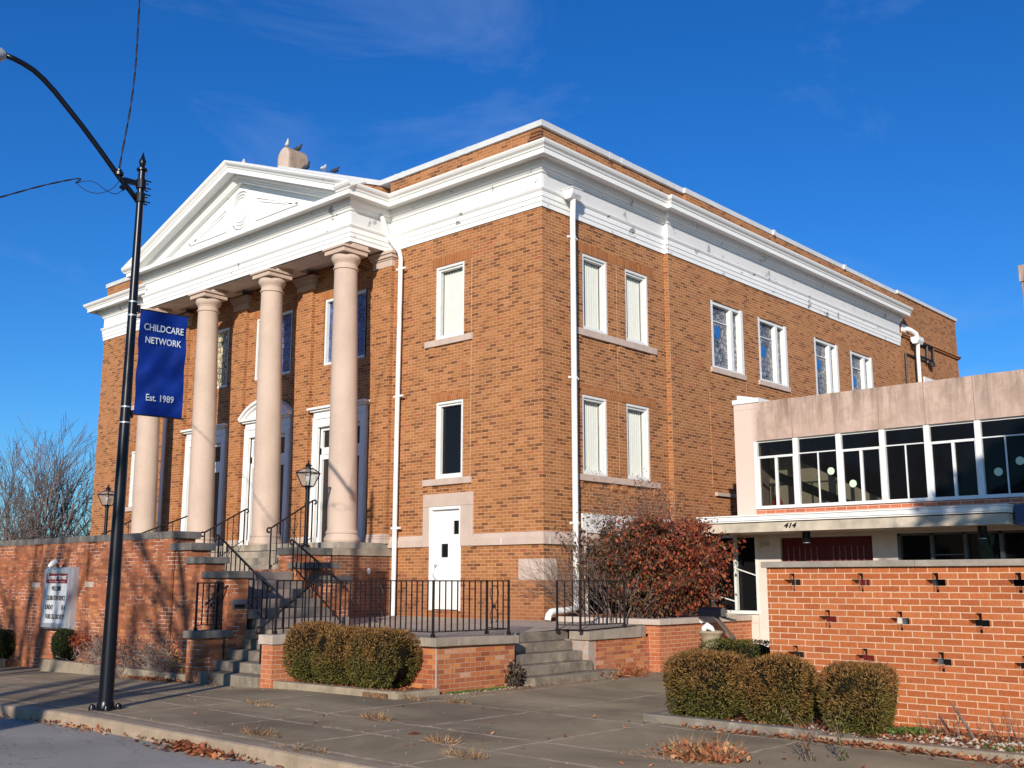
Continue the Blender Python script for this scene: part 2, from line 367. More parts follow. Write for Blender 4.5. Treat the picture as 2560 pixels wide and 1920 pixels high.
M['medal'] = plain('blue_medallion', (.02, .16, .50), .3, .5, .4, 30)
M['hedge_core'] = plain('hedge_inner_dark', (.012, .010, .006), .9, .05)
def leaf(name, stops, rough=.6, trans=.25):
    m = NT(name, rough, .25); g = m.n('ShaderNodeNewGeometry')
    c = m.ramp(g.outputs['Random Per Island'], stops)
    pn = m.ramp(m.noise(2.3, 4), [(.35, .65), (.65, 1.25)]); c = m.mix(1.0, c, pn, 'MULTIPLY'); m.col(c)
    tr = m.n('ShaderNodeBsdfTranslucent'); m.link(c, tr.inputs[0]); mx = m.n('ShaderNodeMixShader', {0: trans})
    m.link(m.b.outputs[0], mx.inputs[1]); m.link(tr.outputs[0], mx.inputs[2]); m.link(mx.outputs[0], m.out.inputs[0]); return m.m
def hedge_mat(name, zsplit, amt=.5):
    """winter-bronzed clipped yew: bronze at the sheared top and on exposed patches, green lower down"""
    m = NT(name, .65, .2); g = m.n('ShaderNodeNewGeometry'); p = m.n('ShaderNodeSeparateXYZ', {0: g.outputs['Position']})
    green = m.ramp(g.outputs['Random Per Island'], [(0.0, (.030, .034, .008)), (.5, (.085, .083, .018)), (1.0, (.17, .14, .035))])
    brz = m.ramp(g.outputs['Random Per Island'], [(0.0, (.07, .036, .012)), (.5, (.19, .088, .028)), (1.0, (.31, .16, .055))])
    t = m.math('ADD', p.outputs[2], m.math('MULTIPLY', m.math('SUBTRACT', m.noise(3.0, 4, rough=.65), .5), 1.5))
    f = m.n('ShaderNodeMapRange', {0: t, 1: zsplit-.28, 2: zsplit+.22, 3: 0.0, 4: 1.0}).outputs[0]
    c = m.mix(m.math('MULTIPLY', f, amt), green, brz); m.col(c); return m.m
M['hedge'] = hedge_mat('clipped_hedge_leaves', -.36, .9)
M['hedge_r'] = hedge_mat('clipped_hedge_leaves_brown', -.52, .85)
M['hedge_g'] = leaf('green_hedge_leaves', [(0, (.035, .05, .01)), (.6, (.08, .10, .02)), (.85, (.16, .13, .03)), (1, (.3, .15, .05))])
M['dkgreen'] = leaf('dark_green_leaves', [(0, (.012, .022, .008)), (.7, (.03, .05, .014)), (1, (.06, .08, .02))])
M['redleaf'] = leaf('autumn_red_leaves', [(0, (.10, .018, .014)), (.25, (.22, .035, .022)), (.6, (.36, .07, .033)), (.85, (.46, .14, .06)), (1, (.16, .11, .035))])
M['brownleaf'] = leaf('brown_green_leaves', [(0, (.07, .035, .02)), (.5, (.15, .075, .04)), (.8, (.10, .085, .03)), (1, (.27, .13, .06))])
M['litter'] = leaf('dead_leaves', [(0, (.16, .05, .025)), (.4, (.34, .11, .05)), (.75, (.52, .20, .09)), (1, (.62, .36, .18))])
M['straw'] = leaf('dry_grass', [(0, (.20, .10, .05)), (.5, (.36, .21, .11)), (1, (.50, .36, .20))])
M['twig'] = plain('grey_twigs', (.28, .23, .20), .85, .1, .5, 6)
M['bark'] = plain('bark', (.16, .125, .105), .9, .1, .5, 3)
M['bark_far'] = plain('bark_far', (.20, .155, .14), .9, .1, .4, 1)
M['stem'] = plain('bush_stems', (.20, .15, .13), .85, .1, .5, 8)
M['greenleaf'] = leaf('fresh_green_leaves', [(0, (.05, .09, .02)), (1, (.14, .22, .05))])
def pavement():
    m = NT('old_concrete_pavement', .9, .2); p = m.n('ShaderNodeSeparateXYZ', {0: m.pos()})
    c = m.mix(m.ramp(m.noise(.55, 7, rough=.65, dist=.6), [(.35, 0.0), (.68, 1.0)]), (.225, .175, .108), (.40, .32, .205))
    c = m.mix(m.ramp(m.noise(.28, 5, m.mapp(m.pos(), (1, 2.5, 1))), [(.48, 0.0), (.62, .5)]), c, (.12, .093, .066))  # large dark mottles painted into the colour as soft shadow
    c = m.mix(.35, c, m.mix(1.0, c, m.ramp(m.noise(70, 4, rough=.8), [(.25, .35), (.75, 1.55)]), 'MULTIPLY'))
    nx = m.math('MULTIPLY', m.math('SUBTRACT', m.noise(2.1, 5, rough=.7), .5), .16)
    def lines(v, offs, wd):
        r = None
        for o_ in offs:
            k = m.math('ABSOLUTE', m.math('SUBTRACT', m.math('ADD', v, nx), o_))
            f = m.math('LESS_THAN', k, m.math('MULTIPLY', m.ramp(m.noise(5, 4, rough=.7), [(.36, 0.0), (.62, 1.0)]), wd))
            r = f if r is None else m.math('MAXIMUM', r, f)
        return r
    ly = lines(p.outputs[1], (-5.62, -7.36, -9.12, -8.1), .036); lx = lines(p.outputs[0], (6.28, 4.62, 2.95, 1.2, -.6, -2.6, -4.6, 8.1, 10.0), .03)
    c = m.mix(m.math('MULTIPLY', m.math('MAXIMUM', lx, ly), .8), c, (.52, .41, .30))
    cr_ = m.n('ShaderNodeTexVoronoi', {'Vector': m.mapp(m.pos(), (.5, .5, .5)), 'Scale': 1.0}, feature='DISTANCE_TO_EDGE').outputs['Distance']
    m.col(c); m.bump(m.noise(60, 6, rough=.75), .6, .006); return m.m
M['pavement'] = pavement()
def asphalt():
    m = NT('worn_road_surface', .92, .2)
    c = m.mix(m.ramp(m.noise(.7, 6, rough=.6), [(.35, 0.0), (.7, 1.0)]), (.25, .235, .215), (.36, .335, .30))
    c = m.mix(.5, c, m.mix(1.0, c, m.ramp(m.noise(85, 3, rough=.8), [(.3, .45), (.7, 1.5)]), 'MULTIPLY'))
    k_ = m.math('ABSOLUTE', m.math('SUBTRACT', m.noise(.45, 7, m.mapp(m.pos(), (.5, 1.6, 1)), .6, .3), .5))
    c = m.mix(m.math('MULTIPLY', m.math('LESS_THAN', k_, .0022), .6), c, (.10, .095, .09))
    m.col(c); m.bump(m.noise(110, 4), .6, .006); return m.m
M['road'] = asphalt()
def soil():
    m = NT('mulch_and_gravel_bed', .95, .1); c = m.ramp(m.noise(14, 7, rough=.8), [(.3, (.09, .05, .03)), (.5, (.20, .11, .065)), (.62, (.36, .22, .13)), (.75, (.6, .5, .4))])
    m.col(c); m.bump(m.noise(20, 6, rough=.8), 1.0, .03); return m.m
M['soil'] = soil()
M['banner'] = plain('banner_blue_fabric', (.003, .028, .24), .6, .2, .35, 2.5)
M['banner_text'] = plain('banner_lettering', (.62, .68, .75), .6, .2)
M['sign_face'] = plain('sign_letter_board', (.60, .62, .64), .4, .4)
M['sign_alu'] = plain('brushed_aluminium', (.50, .53, .58), .35, .5, .1, 5, metal=.5)
M['sign_red'] = plain('sign_header_maroon', (.17, .012, .012), .5, .3)
M['sign_txt'] = plain('sign_black_letter', (.03, .03, .035), .6, .2)
M['pot'] = plain('terracotta_pot', (.42, .33, .23), .85, .2, .4, 6, bump=.3)
M['pigeon_w'] = plain('pigeon_pale', (.6, .58, .55), .8, .1); M['pigeon_d'] = plain('pigeon_dark', (.05, .055, .07), .7, .1)
M['lumin'] = plain('luminaire_grey', (.42, .43, .44), .4, .5)
M['wire'] = plain('cable_black', (.02, .02, .03), .6, .2)
M['pebble'] = plain('pale_pebbles', (.52, .45, .37), .8, .2, .3, 20)

# ------------------------------------------------------------------ geometry helpers
def holed(mb, ax, f, b, u0, u1, z0, z1, holes):
    """wall with its outer face at f and inner face at b along axis ax; holes (ua, ub, za, zb) get reveals"""
    us = sorted({u0, u1, *[h[0] for h in holes], *[h[1] for h in holes]}); us = [u for u in us if u0 <= u <= u1]
    zs = sorted({z0, z1, *[h[2] for h in holes], *[h[3] for h in holes]}); zs = [z for z in zs if z0 <= z <= z1]
    def solid(i, j):
        if i < 0 or j < 0 or i >= len(us)-1 or j >= len(zs)-1: return False
        u = (us[i]+us[i+1])/2; z = (zs[j]+zs[j+1])/2
        return not any(h[0] < u < h[1] and h[2] < z < h[3] for h in holes)
    P = (lambda u, d, z: (u, d, z)) if ax == 'y' else (lambda u, d, z: (d, u, z))
    for i in range(len(us)-1):
        for j in range(len(zs)-1):
            if not solid(i, j): continue
            a, b2, c, d = us[i], us[i+1], zs[j], zs[j+1]
            mb.quad(P(a, f, c), P(b2, f, c), P(b2, f, d), P(a, f, d)); mb.quad(P(a, b, c), P(a, b, d), P(b2, b, d), P(b2, b, c))
            if not solid(i-1, j): mb.quad(P(a, f, c), P(a, f, d), P(a, b, d), P(a, b, c))
            if not solid(i+1, j): mb.quad(P(b2, f, c), P(b2, b, c), P(b2, b, d), P(b2, f, d))
            if not solid(i, j-1): mb.quad(P(a, f, c), P(a, b, c), P(b2, b, c), P(b2, f, c))
            if not solid(i, j+1): mb.quad(P(a, f, d), P(b2, f, d), P(b2, b, d), P(a, b, d))
    return mb
def weld(o):
    b = bmesh.new(); b.from_mesh(o.data); bmesh.ops.remove_doubles(b, verts=b.verts, dist=1e-5); bmesh.ops.recalc_face_normals(b, faces=b.faces); b.to_mesh(o.data); b.free(); return o
def sweep(mb, path, prof, cap=True):
    """profile (d, z) pushed outward (right-hand side) along a plan path with mitred corners"""
    n = len(path); P = [Vector(p) for p in path]; nor = []
    for i in range(n-1):
        d = (P[i+1]-P[i]).normalized(); nor.append(Vector((d.y, -d.x)))
    base = len(mb.v); m = len(prof)
    for i in range(n):
        if i == 0: o = nor[0]
        elif i == n-1: o = nor[-1]
        else:
            a, b = nor[i-1], nor[i]; o = (a+b)/max(.2, (1+a.dot(b)))
        for d, z in prof: mb.v.append((P[i].x+o.x*d, P[i].y+o.y*d, z))
    for i in range(n-1):
        for k in range(m-1):
            a = base+i*m+k; mb.f.append((a, a+m, a+m+1, a+1))
    if cap:
        mb.f.append(tuple(base+k for k in range(m))); mb.f.append(tuple(base+(n-1)*m+k for k in range(m))[::-1])
    return mb
def hash01(i): return (math.sin(i*12.9898+4.1)*43758.5453) % 1.0

# ------------------------------------------------------------------ ground
def zg(x): return -.93-.022*max(0.0, -x+.5) - (.012*max(0, x-9) if x < 14 else .06)
def st(o, name=None): o['kind'] = 'structure'; return o
b = MB(); b.quad((-600, -600, -1.32), (600, -600, -1.32), (600, 600, -1.32), (-600, 600, -1.32)); st(b.build('ground', M['soil']))
def strip(name, mat, xs, y0f, y1f, zf, sub=6):
    b = MB()
    for i in range(len(xs)-1):
        for k in range(sub):
            ya, yb = [y0f(x)+(y1f(x)-y0f(x))*k/sub for x in xs[i:i+2]], [y0f(x)+(y1f(x)-y0f(x))*(k+1)/sub for x in xs[i:i+2]]
            b.quad((xs[i], ya[0], zf(xs[i], ya[0])), (xs[i+1], ya[1], zf(xs[i+1], ya[1])), (xs[i+1], yb[1], zf(xs[i+1], yb[1])), (xs[i], yb[0], zf(xs[i], yb[0])))
    return st(b.build(name, mat))
xs = [-60, -40, -25]+[-16+i*.5 for i in range(70)]+[22, 30, 50]
ky = lambda x: -9.42-max(0, 1.5-x)*.045
strip('sidewalk', M['pavement'], xs, lambda x: ky(x)+.15, lambda x: 14, lambda x, y: zg(x), 10)
strip('road', M['road'], xs, lambda x: -19.5, lambda x: ky(x)+.01, lambda x, y: zg(x)-.135-.015*min(4, abs(y+9.4)), 10)
strip('far_pavement', M['pavement'], xs, lambda x: -40, lambda x: -19.4, lambda x, y: zg(x)-.10, 2)
b = MB()
for i in range(len(xs)-1):
    x0, x1 = xs[i], xs[i+1]; z0, z1 = zg(x0)+.004, zg(x1)+.004
    rows = [[(x, ky(x)+dy, z+dz) for dy, dz in ((.16, 0), (.03, 0), (.008, -.012), (0, -.035), (-.012, -.30))] for x, z in ((x0, z0), (x1, z1))]
    for k in range(4): b.quad(rows[0][k], rows[0][k+1], rows[1][k+1], rows[1][k])
st(b.build('kerb', M['kerb'], smooth=True, autos=40))

# ------------------------------------------------------------------ the church
XL = -18.34; PX0, PX1 = -13.652, -4.648; PY = -1.165; CX = -9.15
church = thing('church', 'large tan brick church with white columned portico and white cornice', 'church', (CX, 0, -.14))
DX = -2.685                                        # centre of the front right windows
def mirror(x): return 2*CX-x
doors = [(-6.25, False), (-9.13, True), (-11.98, False)]
fholes = [(-3.075, -2.2, 5.738, 7.385), (-3.02, -2.2, 2.72, 4.365), (-3.152, -2.219, -.0, 2.13)]
fholes += [(mirror(-2.2), mirror(-3.075), 5.738, 7.385), (mirror(-2.2), mirror(-3.02), 2.72, 4.365)]
for x, _ in doors: fholes += [(x-.80, x+.80, 1.39, 4.21), (x-.79, x+.79, 5.72, 7.36)]
sh = [(1.30, 2.15, 5.745, 7.39), (2.81, 3.66, 5.745, 7.39), (1.25, 2.07, 2.725, 4.365), (2.77, 3.61, 2.735, 4.37), (1.25, 5.75, -.05, 1.6)]
gl = [(6.16, 7.68), (8.44, 9.98), (11.57, 13.06), (13.88, 15.40)]
sh2 = [(a, c, 5.66, 7.33) for a, c in gl]
b = MB()
holed(b, 'y', 0, .24, XL, 0, -1.2, 8.2, fholes)
holed(b, 'x', 0, -.24, .24, 4.345, -1.2, 8.2, [h for h in sh if h[1] < 4.3])
holed(b, 'x', .1, -.24, 4.345, 17.6, -1.2, 8.2, sh2)
b.quad((XL, 0, -1.2), (XL, 17, -1.2), (XL, 17, 8.2), (XL, 0, 8.2))
wall = b.build('brick_wall', M['brick'], church, fix=False)
b = MB()      # rear stage with corbelled band
b.box(-6, .1, 17.61, 22.85, -1.2, 9.84); b.box(-6.1, .16, 17.62, 22.91, 8.42, 8.47); b.box(-6.1, .20, 17.62, 22.95, 8.48, 8.53)
b.build('rear_wall', M['brick_par'], church)
# raised brick panels that frame the windows, soldier courses, corbel blocks
b = MB()
for x0, x1, zc in ((-3.19, -1.98, 7.395), (mirror(-1.98), mirror(-3.19), 7.395), (-6.2-.95, -6.2+.95, 7.37), (-9.1-.95, -9.1+.95, 7.37), (-11.95-.95, -11.95+.95, 7.37), (-3.17, -2.06, 4.372), (mirror(-2.06), mirror(-3.17), 4.372)):
    MB().box(x0, x1, -.006, .05, zc, zc+.20).build('soldier_course', M['soldier'], church)
for y0, y1, zc in ((1.05, 3.87, 7.398), (1.05, 3.87, 4.376)): MB().box(.006, -.05, y0, y1, zc, zc+.20).build('soldier_course', M['soldier'], church)
b = MB()
for xm in (0, 1):
    for z in (5.595, 2.575):
        for x in (-3.16, -2.08):
            xx = mirror(x) if xm else x
            MB().box(xx-.09, xx+.09, -.025, .03, z-.2, z).build('corbel_brick', M['brick'], church)
for z in (5.59, 2.585):
    for y in (1.12, 2.28, 2.62, 3.80): MB().box(.03, -.03, y-.09, y+.09, z-.14, z).build('corbel_brick', M['brick'], church)
MB().box(.09, .115, 5.98, 7.4, 2.75, 5.1).build('blocked_window', M['brick'], church)
b = MB()      # narrow light mortar seams where the brick panels meet
jm_ = plain('joint_mortar', (.52, .32, .19), .8, .2)
for a_ in ((-1.982, -1.968, -.004, .01, 2.4, 7.39), (mirror(-1.968), mirror(-1.982), -.004, .01, 2.0, 7.39), (-.004, .004, 2.48, 2.494, 2.8, 7.39), (.10, .104, 4.36, 4.375, -.5, 8.06), (.10, .1035, 7.72, 7.735, 2.5, 5.6)): MB().box(*a_).build('expansion_joint', jm_, church)
# pilasters behind the columns
PIL = [(-5.10, -4.455), (-8.03, -7.40), (-10.86, -10.25), (-13.76, -13.13)]
for x0, x1 in PIL:
    p = MB().box(x0, x1, -.10, .002, 1.60, 7.70).build('pilaster', M['brick'], church)
    q = MB(); q.box(x0-.06, x1+.06, -.17, .003, 1.39, 1.50); q.box(x0-.045, x1+.045, -.15, .003, 1.502, 1.55); q.box(x0-.02, x1+.02, -.125, .003, 1.552, 1.605)
    q.build('pilaster_base', M['lime'], p, bevel=.012)
    q = MB(); q.box(x0-.01, x1+.01, -.11, .003, 7.70, 7.86); q.box(x0-.03, x1+.03, -.13, .003, 7.862, 7.90); q.box(x0-.06, x1+.06, -.17, .003, 7.902, 7.98); q.box(x0-.09, x1+.09, -.20, .003, 7.982, 8.06)
    q.build('pilaster_capital', M['lime'], p, bevel=.012)
# water table
prof = [(0.0, 1.30), (.05, 1.30), (.05, 1.44), (.0, 1.54)]
for pth in ([(-1.859, 0), (0, 0), (0, 4.345)], [(-4.44, 0), (-3.35, 0)], [(XL, 6), (XL, 0), (PX0-.1, 0)], [(.1, 4.36), (.1, 5.0)]): sweep(MB_ := MB(), pth, prof); MB_.build('water_table', M['lime'], church)
b = 0
for a_ in ((-1.062, -1.045, -.0535, 0, 1.302, 1.443), (.0, .0535, .135, .155, 1.302, 1.443), (-.0, .0535, 2.6, 2.62, 1.302, 1.443)): MB().box(*a_).build('water_table_joint', M['white_win'], church)
b = MB(); b.box(-.63, .012, -.012, .2, .615, 1.022); b.box(-.01, .012, .201, .40, .615, 1.022); b.build('cornerstone', M['lime_sill'], church, bevel=.006)
# sills
for x0, x1, z0, z1, nm in ((-3.36, -1.92, 5.60, 5.735, 1), (-3.36, -1.92, 2.58, 2.715, 1), (mirror(-1.92), mirror(-3.36), 5.60, 5.735, 1), (mirror(-1.92), mirror(-3.36), 2.58, 2.715, 1)):
    MB().box(x0, x1, -.06, .12, z0, z1).build('window_sill', M['lime_sill'], church, bevel=.006)
for z0, z1 in ((5.595, 5.74), (2.59, 2.722)): MB().box(.06, -.12, 1.0, 3.9, z0, z1).build('window_sill', M['lime_sill'], church, bevel=.006)
for a, c in gl: MB().box(.15, -.1, a-.09, c+.0, 5.53, 5.655).build('window_sill', M['lime_sill'], church, bevel=.006)
MB().box(.17, 0, 6.08, 7.25, 2.56, 2.645).build('window_sill', M['coping_bed'], church, bevel=.006)

def window(ax, f, u0, u1, z0, z1, kind, inward, side=1):
    """double frame, pane and blind in a recess; f is wall face, inward = sign pointing into the building"""
    P = (lambda a, b2, d0, d1, e0, e1: (a, b2, f+inward*d0, f+inward*d1, e0, e1)) if ax == 'y' else (lambda a, b2, d0, d1, e0, e1: (f+inward*d0, f+inward*d1, a, b2, e0, e1))
    fr = MB(); w = .055
    g0 = .0
    fr.box(*P(u0, u0+w, .01, .09, z0, z1)); fr.box(*P(u1-w, u1, .01, .09, z0, z1)); fr.box(*P(u0+w, u1-w, .01, .09, z1-w, z1)); fr.box(*P(u0+w, u1-w, .01, .09, z0, z0+w))
    w2 = .10
    fr.box(*P(u0+w, u0+w2, .045, .15, z0+w, z1-w)); fr.box(*P(u1-w2, u1-w, .045, .15, z0+w, z1-w)); fr.box(*P(u0+w2, u1-w2, .045, .15, z1-w2, z1-w)); fr.box(*P(u0+w2, u1-w2, .045, .15, z0+w, z0+w2))
    if kind == 'sash': fr.box(*P(u0+w2, u1-w2, .07, .12, (z0+z1)/2-.02, (z0+z1)/2+.02))
    F = fr.build('window', M['white_win'], church, bevel=.004)
    a, c, e, g = u0+w2, u1-w2, z0+w2, z1-w2
    pane = M['glass_clear'] if kind in ('blind', 'half') else M['glass']
    (MB().quad((a, f+inward*.12, e), (c, f+inward*.12, e), (c, f+inward*.12, g), (a, f+inward*.12, g)) if ax == 'y' else MB().quad((f+inward*.12, a, e), (f+inward*.12, c, e), (f+inward*.12, c, g), (f+inward*.12, a, g))).build('pane', pane, F, fix=False)
    if kind in ('blind', 'half', 'part'):
        n = 8; bl = MB(); cw = (c-a)/n
        rng = range(n) if kind == 'blind' else (range(0, 4) if side > 0 else range(n-7, n))
        for k in rng:
            ua = a+cw*k; 
            q = P(ua, ua+cw*.96, .16, .19, e, g)
            if ax == 'y': bl.add([(ua, f+inward*.165, e), (ua+cw*.80, f+inward*.20, e), (ua+cw*.80, f+inward*.20, g), (ua, f+inward*.165, g)], [(0, 1, 2, 3)])
            else: bl.add([(f+inward*.185, ua, e), (f+inward*.150, ua+cw*.72, e), (f+inward*.150, ua+cw*.72, g), (f+inward*.185, ua, g)], [(0, 1, 2, 3)])
        bl.build('blind', M['blind'], F, fix=False)
    if kind != 'stained':
        MB().box(*P(u0, u1, .22, .226, z0, z1)).build('room_shade', M['dark'] if kind != 'blind' else M['blind_back'], F)
    return F
for m_ in (0, 1):
    for (a, c, z0, z1, k) in ((-3.075, -2.2, 5.738, 7.385, 'blind'), (-3.02, -2.2, 2.72, 4.365, 'plain')):
        if m_: a, c = mirror(c), mirror(a); k = 'blind'
        window('y', 0, a, c, z0, z1, k, 1)
for (a, c, z0, z1, k) in zip(*zip(*[h for h in sh if h[1] < 4.3]), ('blind', 'blind', 'half', 'blind')): window('x', 0, a, c, z0, z1, k, -1, side=-1)
for x, k in ((-6.2, M['stained_blue']), (-9.1, M['stained_blue']), (-11.95, M['stained_amber'])):
    fr = MB(); u0, u1, z0, z1 = x-.79, x+.79, 5.72, 7.36
    for q in ((u0, u0+.06, z0, z1), (u1-.06, u1, z0, z1), (u0+.06, u1-.06, z1-.06, z1), (u0+.06, u1-.06, z0, z0+.06)): fr.box(q[0], q[1], .0, .1, q[2], q[3])
    fr.box(x-.05, x+.05, .02, .12, z0+.06, z1-.06)
    F = fr.build('window', M['white_win'], church, bevel=.004)
    MB().box(u0+.06, x-.05, .09, .1, z0+.06, z1-.06).build('pane', M['stained_amber'] if x < -9 else k, F)
    MB().box(x+.05, u1-.06, .09, .1, z0+.06, z1-.06).build('pane', k, F)
# stained glass windows on the long side
for i, (a, c) in enumerate(gl):
    z0, z1 = 5.66, 7.33; fr = MB(); X = lambda d0, d1, u0, u1, e0, e1: fr.box(.1-d0, .1-d1, u0, u1, e0, e1)
    X(.0, .13, a, a+.10, z0, z1); X(.0, .17, c-.12, c, z0, z1); X(.03, .13, a+.10, c-.12, z1-.08, z1); X(.0, .13, a+.10, c-.12, z0, z0+.05)
    mu = a+.95; X(.03, .15, mu, mu+.13, z0+.05, z1-.08); X(.11, .135, a+.16, mu, 6.86, 6.885); X(.05, .13, a+.1, a+.16, z0+.05, z1-.08)
    F = fr.build('window', M['white_win'], church, bevel=.004)
    MB().box(-.04, -.045, a+.10, mu, z0+.05, z1-.08).build('pane', M['stained'], F); MB().box(-.04, -.045, mu+.13, c-.12, z0+.05, z1-.08).build('pane', M['stained'], F)
    md = MB(); zc = (6.62, 6.5, 6.62, 6.45)[i]; ym = a+.5
    md.prism([(math.cos(t*PI/12)*.115, math.sin(t*PI/12)*(.17 if i == 0 else .155)) for t in range(24)], lambda p, q: (-.039, ym+p, zc+q), lambda p, q: (-.028, ym+p, zc+q))
    md.build('medallion', M['medal'], F)

# front side door (white, two small lights) in a stone surround
b = MB(); b.box(-3.35, -3.152, -.035, .1, 1.30, 2.13); b.box(-2.219, -1.87, -.035, .1, 1.30, 2.13); b.box(-3.35, -1.87, -.035, .1, 2.132, 2.40)
b.build('door_surround', M['lime'], church, bevel=.008)
b = MB(); b.box(-3.152, -3.105, -.02, .12, 0, 2.13); b.box(-2.266, -2.219, -.02, .12, 0, 2.13); b.box(-3.105, -2.266, -.02, .12, 2.07, 2.13)
df = b.build('side_door_frame', M['white'], church)
b = MB(); holed(b, 'y', .06, .10, -3.105, -2.266, .02, 2.07, [(-2.50, -2.30, 1.55, 1.83), (-2.86, -2.66, 1.08, 1.36)])
dl = weld(b.build('side_door', M['white'], church))
for a, c in (((-2.50, -2.30), (1.55, 1.83)), ((-2.86, -2.66), (1.08, 1.36))):
    MB().box(a[0], a[1], .075, .08, c[0], c[1]).build('door_light', M['glass'], dl)
    q = MB(); q.box(a[0]-.02, a[1]+.02, .052, .06, c[0]-.02, c[0]); q.box(a[0]-.02, a[0], .052, .06, c[0], c[1]); q.build('door_light_bead', M['white_win'], dl)
q = MB(); q.tube([(-3.0, .02, .90), (-3.03, -.02, .84), (-3.03, -.03, .74), (-3.0, -.02, .66), (-2.99, .04, .64)], .011); q.tube([(-2.99, .06, .92), (-2.99, .0, .92)], .025, 10)
q.build('door_handle', M['sign_alu'], dl, smooth=True)
MB().box(-3.22, -2.15, -.05, .1, -.145, -.004).build('door_step', M['brick'], church)
# entablature
prof = [(0, 8.07), (.03, 8.07), (.03, 8.17), (.045, 8.172), (.045, 8.272), (.06, 8.274), (.06, 8.385), (.075, 8.395), (.10, 8.435), (.10, 8.46), (.03, 8.465), (.03, 8.785), (.06, 8.79), (.075, 8.83), (.105, 8.85), (.105, 8.87), (.16, 8.90), (.185, 8.955), (.185, 8.97)]
core = [(PX0, 0), (PX0, PY), (PX1, PY), (PX1, 0)]
path = [(XL, 9), (XL, 0)]+core+[(0, 0), (0, 4.345), (.1, 4.345), (.1, 17.62)]
b = MB(); sweep(b, path, prof+[(0, 8.97)])
ent = b.build('entablature', M['trim'], church); 
# separate long-side portion reads more weathered: same shape laid as a proud frieze skin
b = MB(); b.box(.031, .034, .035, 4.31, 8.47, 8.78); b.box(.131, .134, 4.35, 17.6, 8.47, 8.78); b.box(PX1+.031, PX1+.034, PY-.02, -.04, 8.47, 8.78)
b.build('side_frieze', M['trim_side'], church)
cprof = [(0, 8.972), (.19, 8.972), (.19, 9.02), (.39, 9.02), (.39, 8.985), (.42, 8.985), (.42, 9.085), (.44, 9.095), (.455, 9.13), (.50, 9.165), (.525, 9.205), (.53, 9.235), (.51, 9.245), (0, 9.36)]
b = MB(); sweep(b, [(XL, 9), (XL, 0), (PX0, 0), (PX0, PY), (PX0+.02, PY)], cprof); sweep(b, [(PX1-.02, PY), (PX1, PY), (PX1, 0), (0, 0), (0, 4.345), (.1, 4.345), (.1, 17.62)], cprof)
b.build('cornice', M['cornice'], church)
b = MB(); hp = [(0, 8.972), (.19, 8.972), (.19, 9.02), (.39, 9.02), (.39, 8.985), (.42, 8.985), (.42, 9.085), (.05, 9.11), (0, 9.12)]
sweep(b, [(PX0+.0201, PY), (PX1-.0201, PY)], hp); b.build('pediment_base_cornice', M['cornice'], church)
# pediment: tympanum, raking cornice
SL = (11.08-9.235)/(CX-(PX0-.53)); apz = 9.235+SL*(CX-PX0+.53)
def rake(mb, prof, y_of, xin=0.0):
    """prof: (dy outwards, drop below the outer rake line measured vertically)"""
    for s in (-1, 1):
        xe = PX0-.53 if s < 0 else PX1+.53
        P0 = []; P1 = []
        for d, h in prof:
            ze = 9.235-h; za = apz-h
            if ze < 9.10:       # cut at the base cornice
                t = (9.10-ze)/SL; x0 = xe-s*t if False else xe+(-s)*t; z0 = 9.10
            else: x0 = xe; z0 = ze
            P0.append((x0, y_of(d), z0)); P1.append((CX, y_of(d), za))
        n = len(prof); mb.add(P0+P1, [(k, k+1, n+k+1, n+k) for k in range(n-1)]+[tuple(range(n))])
rp = [(0, -.11), (.51, -.01), (.53, 0), (.525, .035), (.50, .075), (.455, .115), (.44, .15), (.42, .16), (.42, .285), (.39, .285), (.39, .245), (.185, .245), (.16, .30), (.105, .355), (.10, .375), (.075, .40), (.06, .44), (.03, .455), (-.065, .455)]
b = MB(); rake(b, rp, lambda d: PY-d); b.build('raking_cornice', M['cornice'], church, fix=False)
b = MB(); b.prism([(PX0+.05, 9.08), (PX1-.05, 9.08), (CX, apz-.40)], lambda x, z: (x, PY+.065, z), lambda x, z: (x, PY+.30, z)); tym = b.build('tympanum', M['trim'], church)
ty = PY+.065
def mould(pts, w=.035, d=.04):
    q = MB(); n = len(pts)
    for i in range(n): q.bar(pts[i], pts[(i+1) % n], w, d)
    return q
mR = [(-8.50, 9.50), (-8.50, 10.06), (-6.75, 9.50)]
for s in (0, 1):
    for k, (w, off) in enumerate(((.028, 0), (.014, .10))):
        T = [(-8.50+off*.9, 9.49+off*.6), (-8.50+off*.9, 10.10-off*1.15), (-6.72-off*2.6, 9.49+off*.6)]
        if s: T = [(mirror(x), z) for x, z in T]
        mould([(x, ty-.015, z) for x, z in T], w, .025, ).build('tympanum_panel_moulding', M['trim'], tym)
q = MB()
for rx, rz, wd in ((.44, .50, .03), (.36, .41, .02), (.29, .33, .014)):
    n = 40; pts = [(CX-.03+rx*math.cos(2*PI*i/n), ty-.02, 9.93+rz*math.sin(2*PI*i/n)) for i in range(n+1)]; q.tube(pts, wd, 6, caps=False)
q.build('tympanum_roundel', M['trim'], tym, smooth=True)
b = MB()          # pediment roof
for s in (-1, 1):
    xe = PX0-.5 if s < 0 else PX1+.5
    b.quad((xe, PY-.45, 9.23+.0), (CX, PY-.45, apz-.005), (CX, .3, apz-.005), (xe, .3, 9.23))
b.build('pediment_roof', M['cap_metal'], church, fix=False)
# portico ceiling with beams
b = MB(); b.box(PX0+.02, PX1-.02, PY+.62, -.02, 8.20, 8.24); b.box(PX0+.01, PX1-.01, PY+.02, PY+.62, 8.055, 8.068)
for x in (-4.93, -7.76, -10.58, -13.38): b.box(x-.27, x+.27, PY+.63, -.21, 8.08, 8.19)
b.build('portico_ceiling', M['soffit'], church)
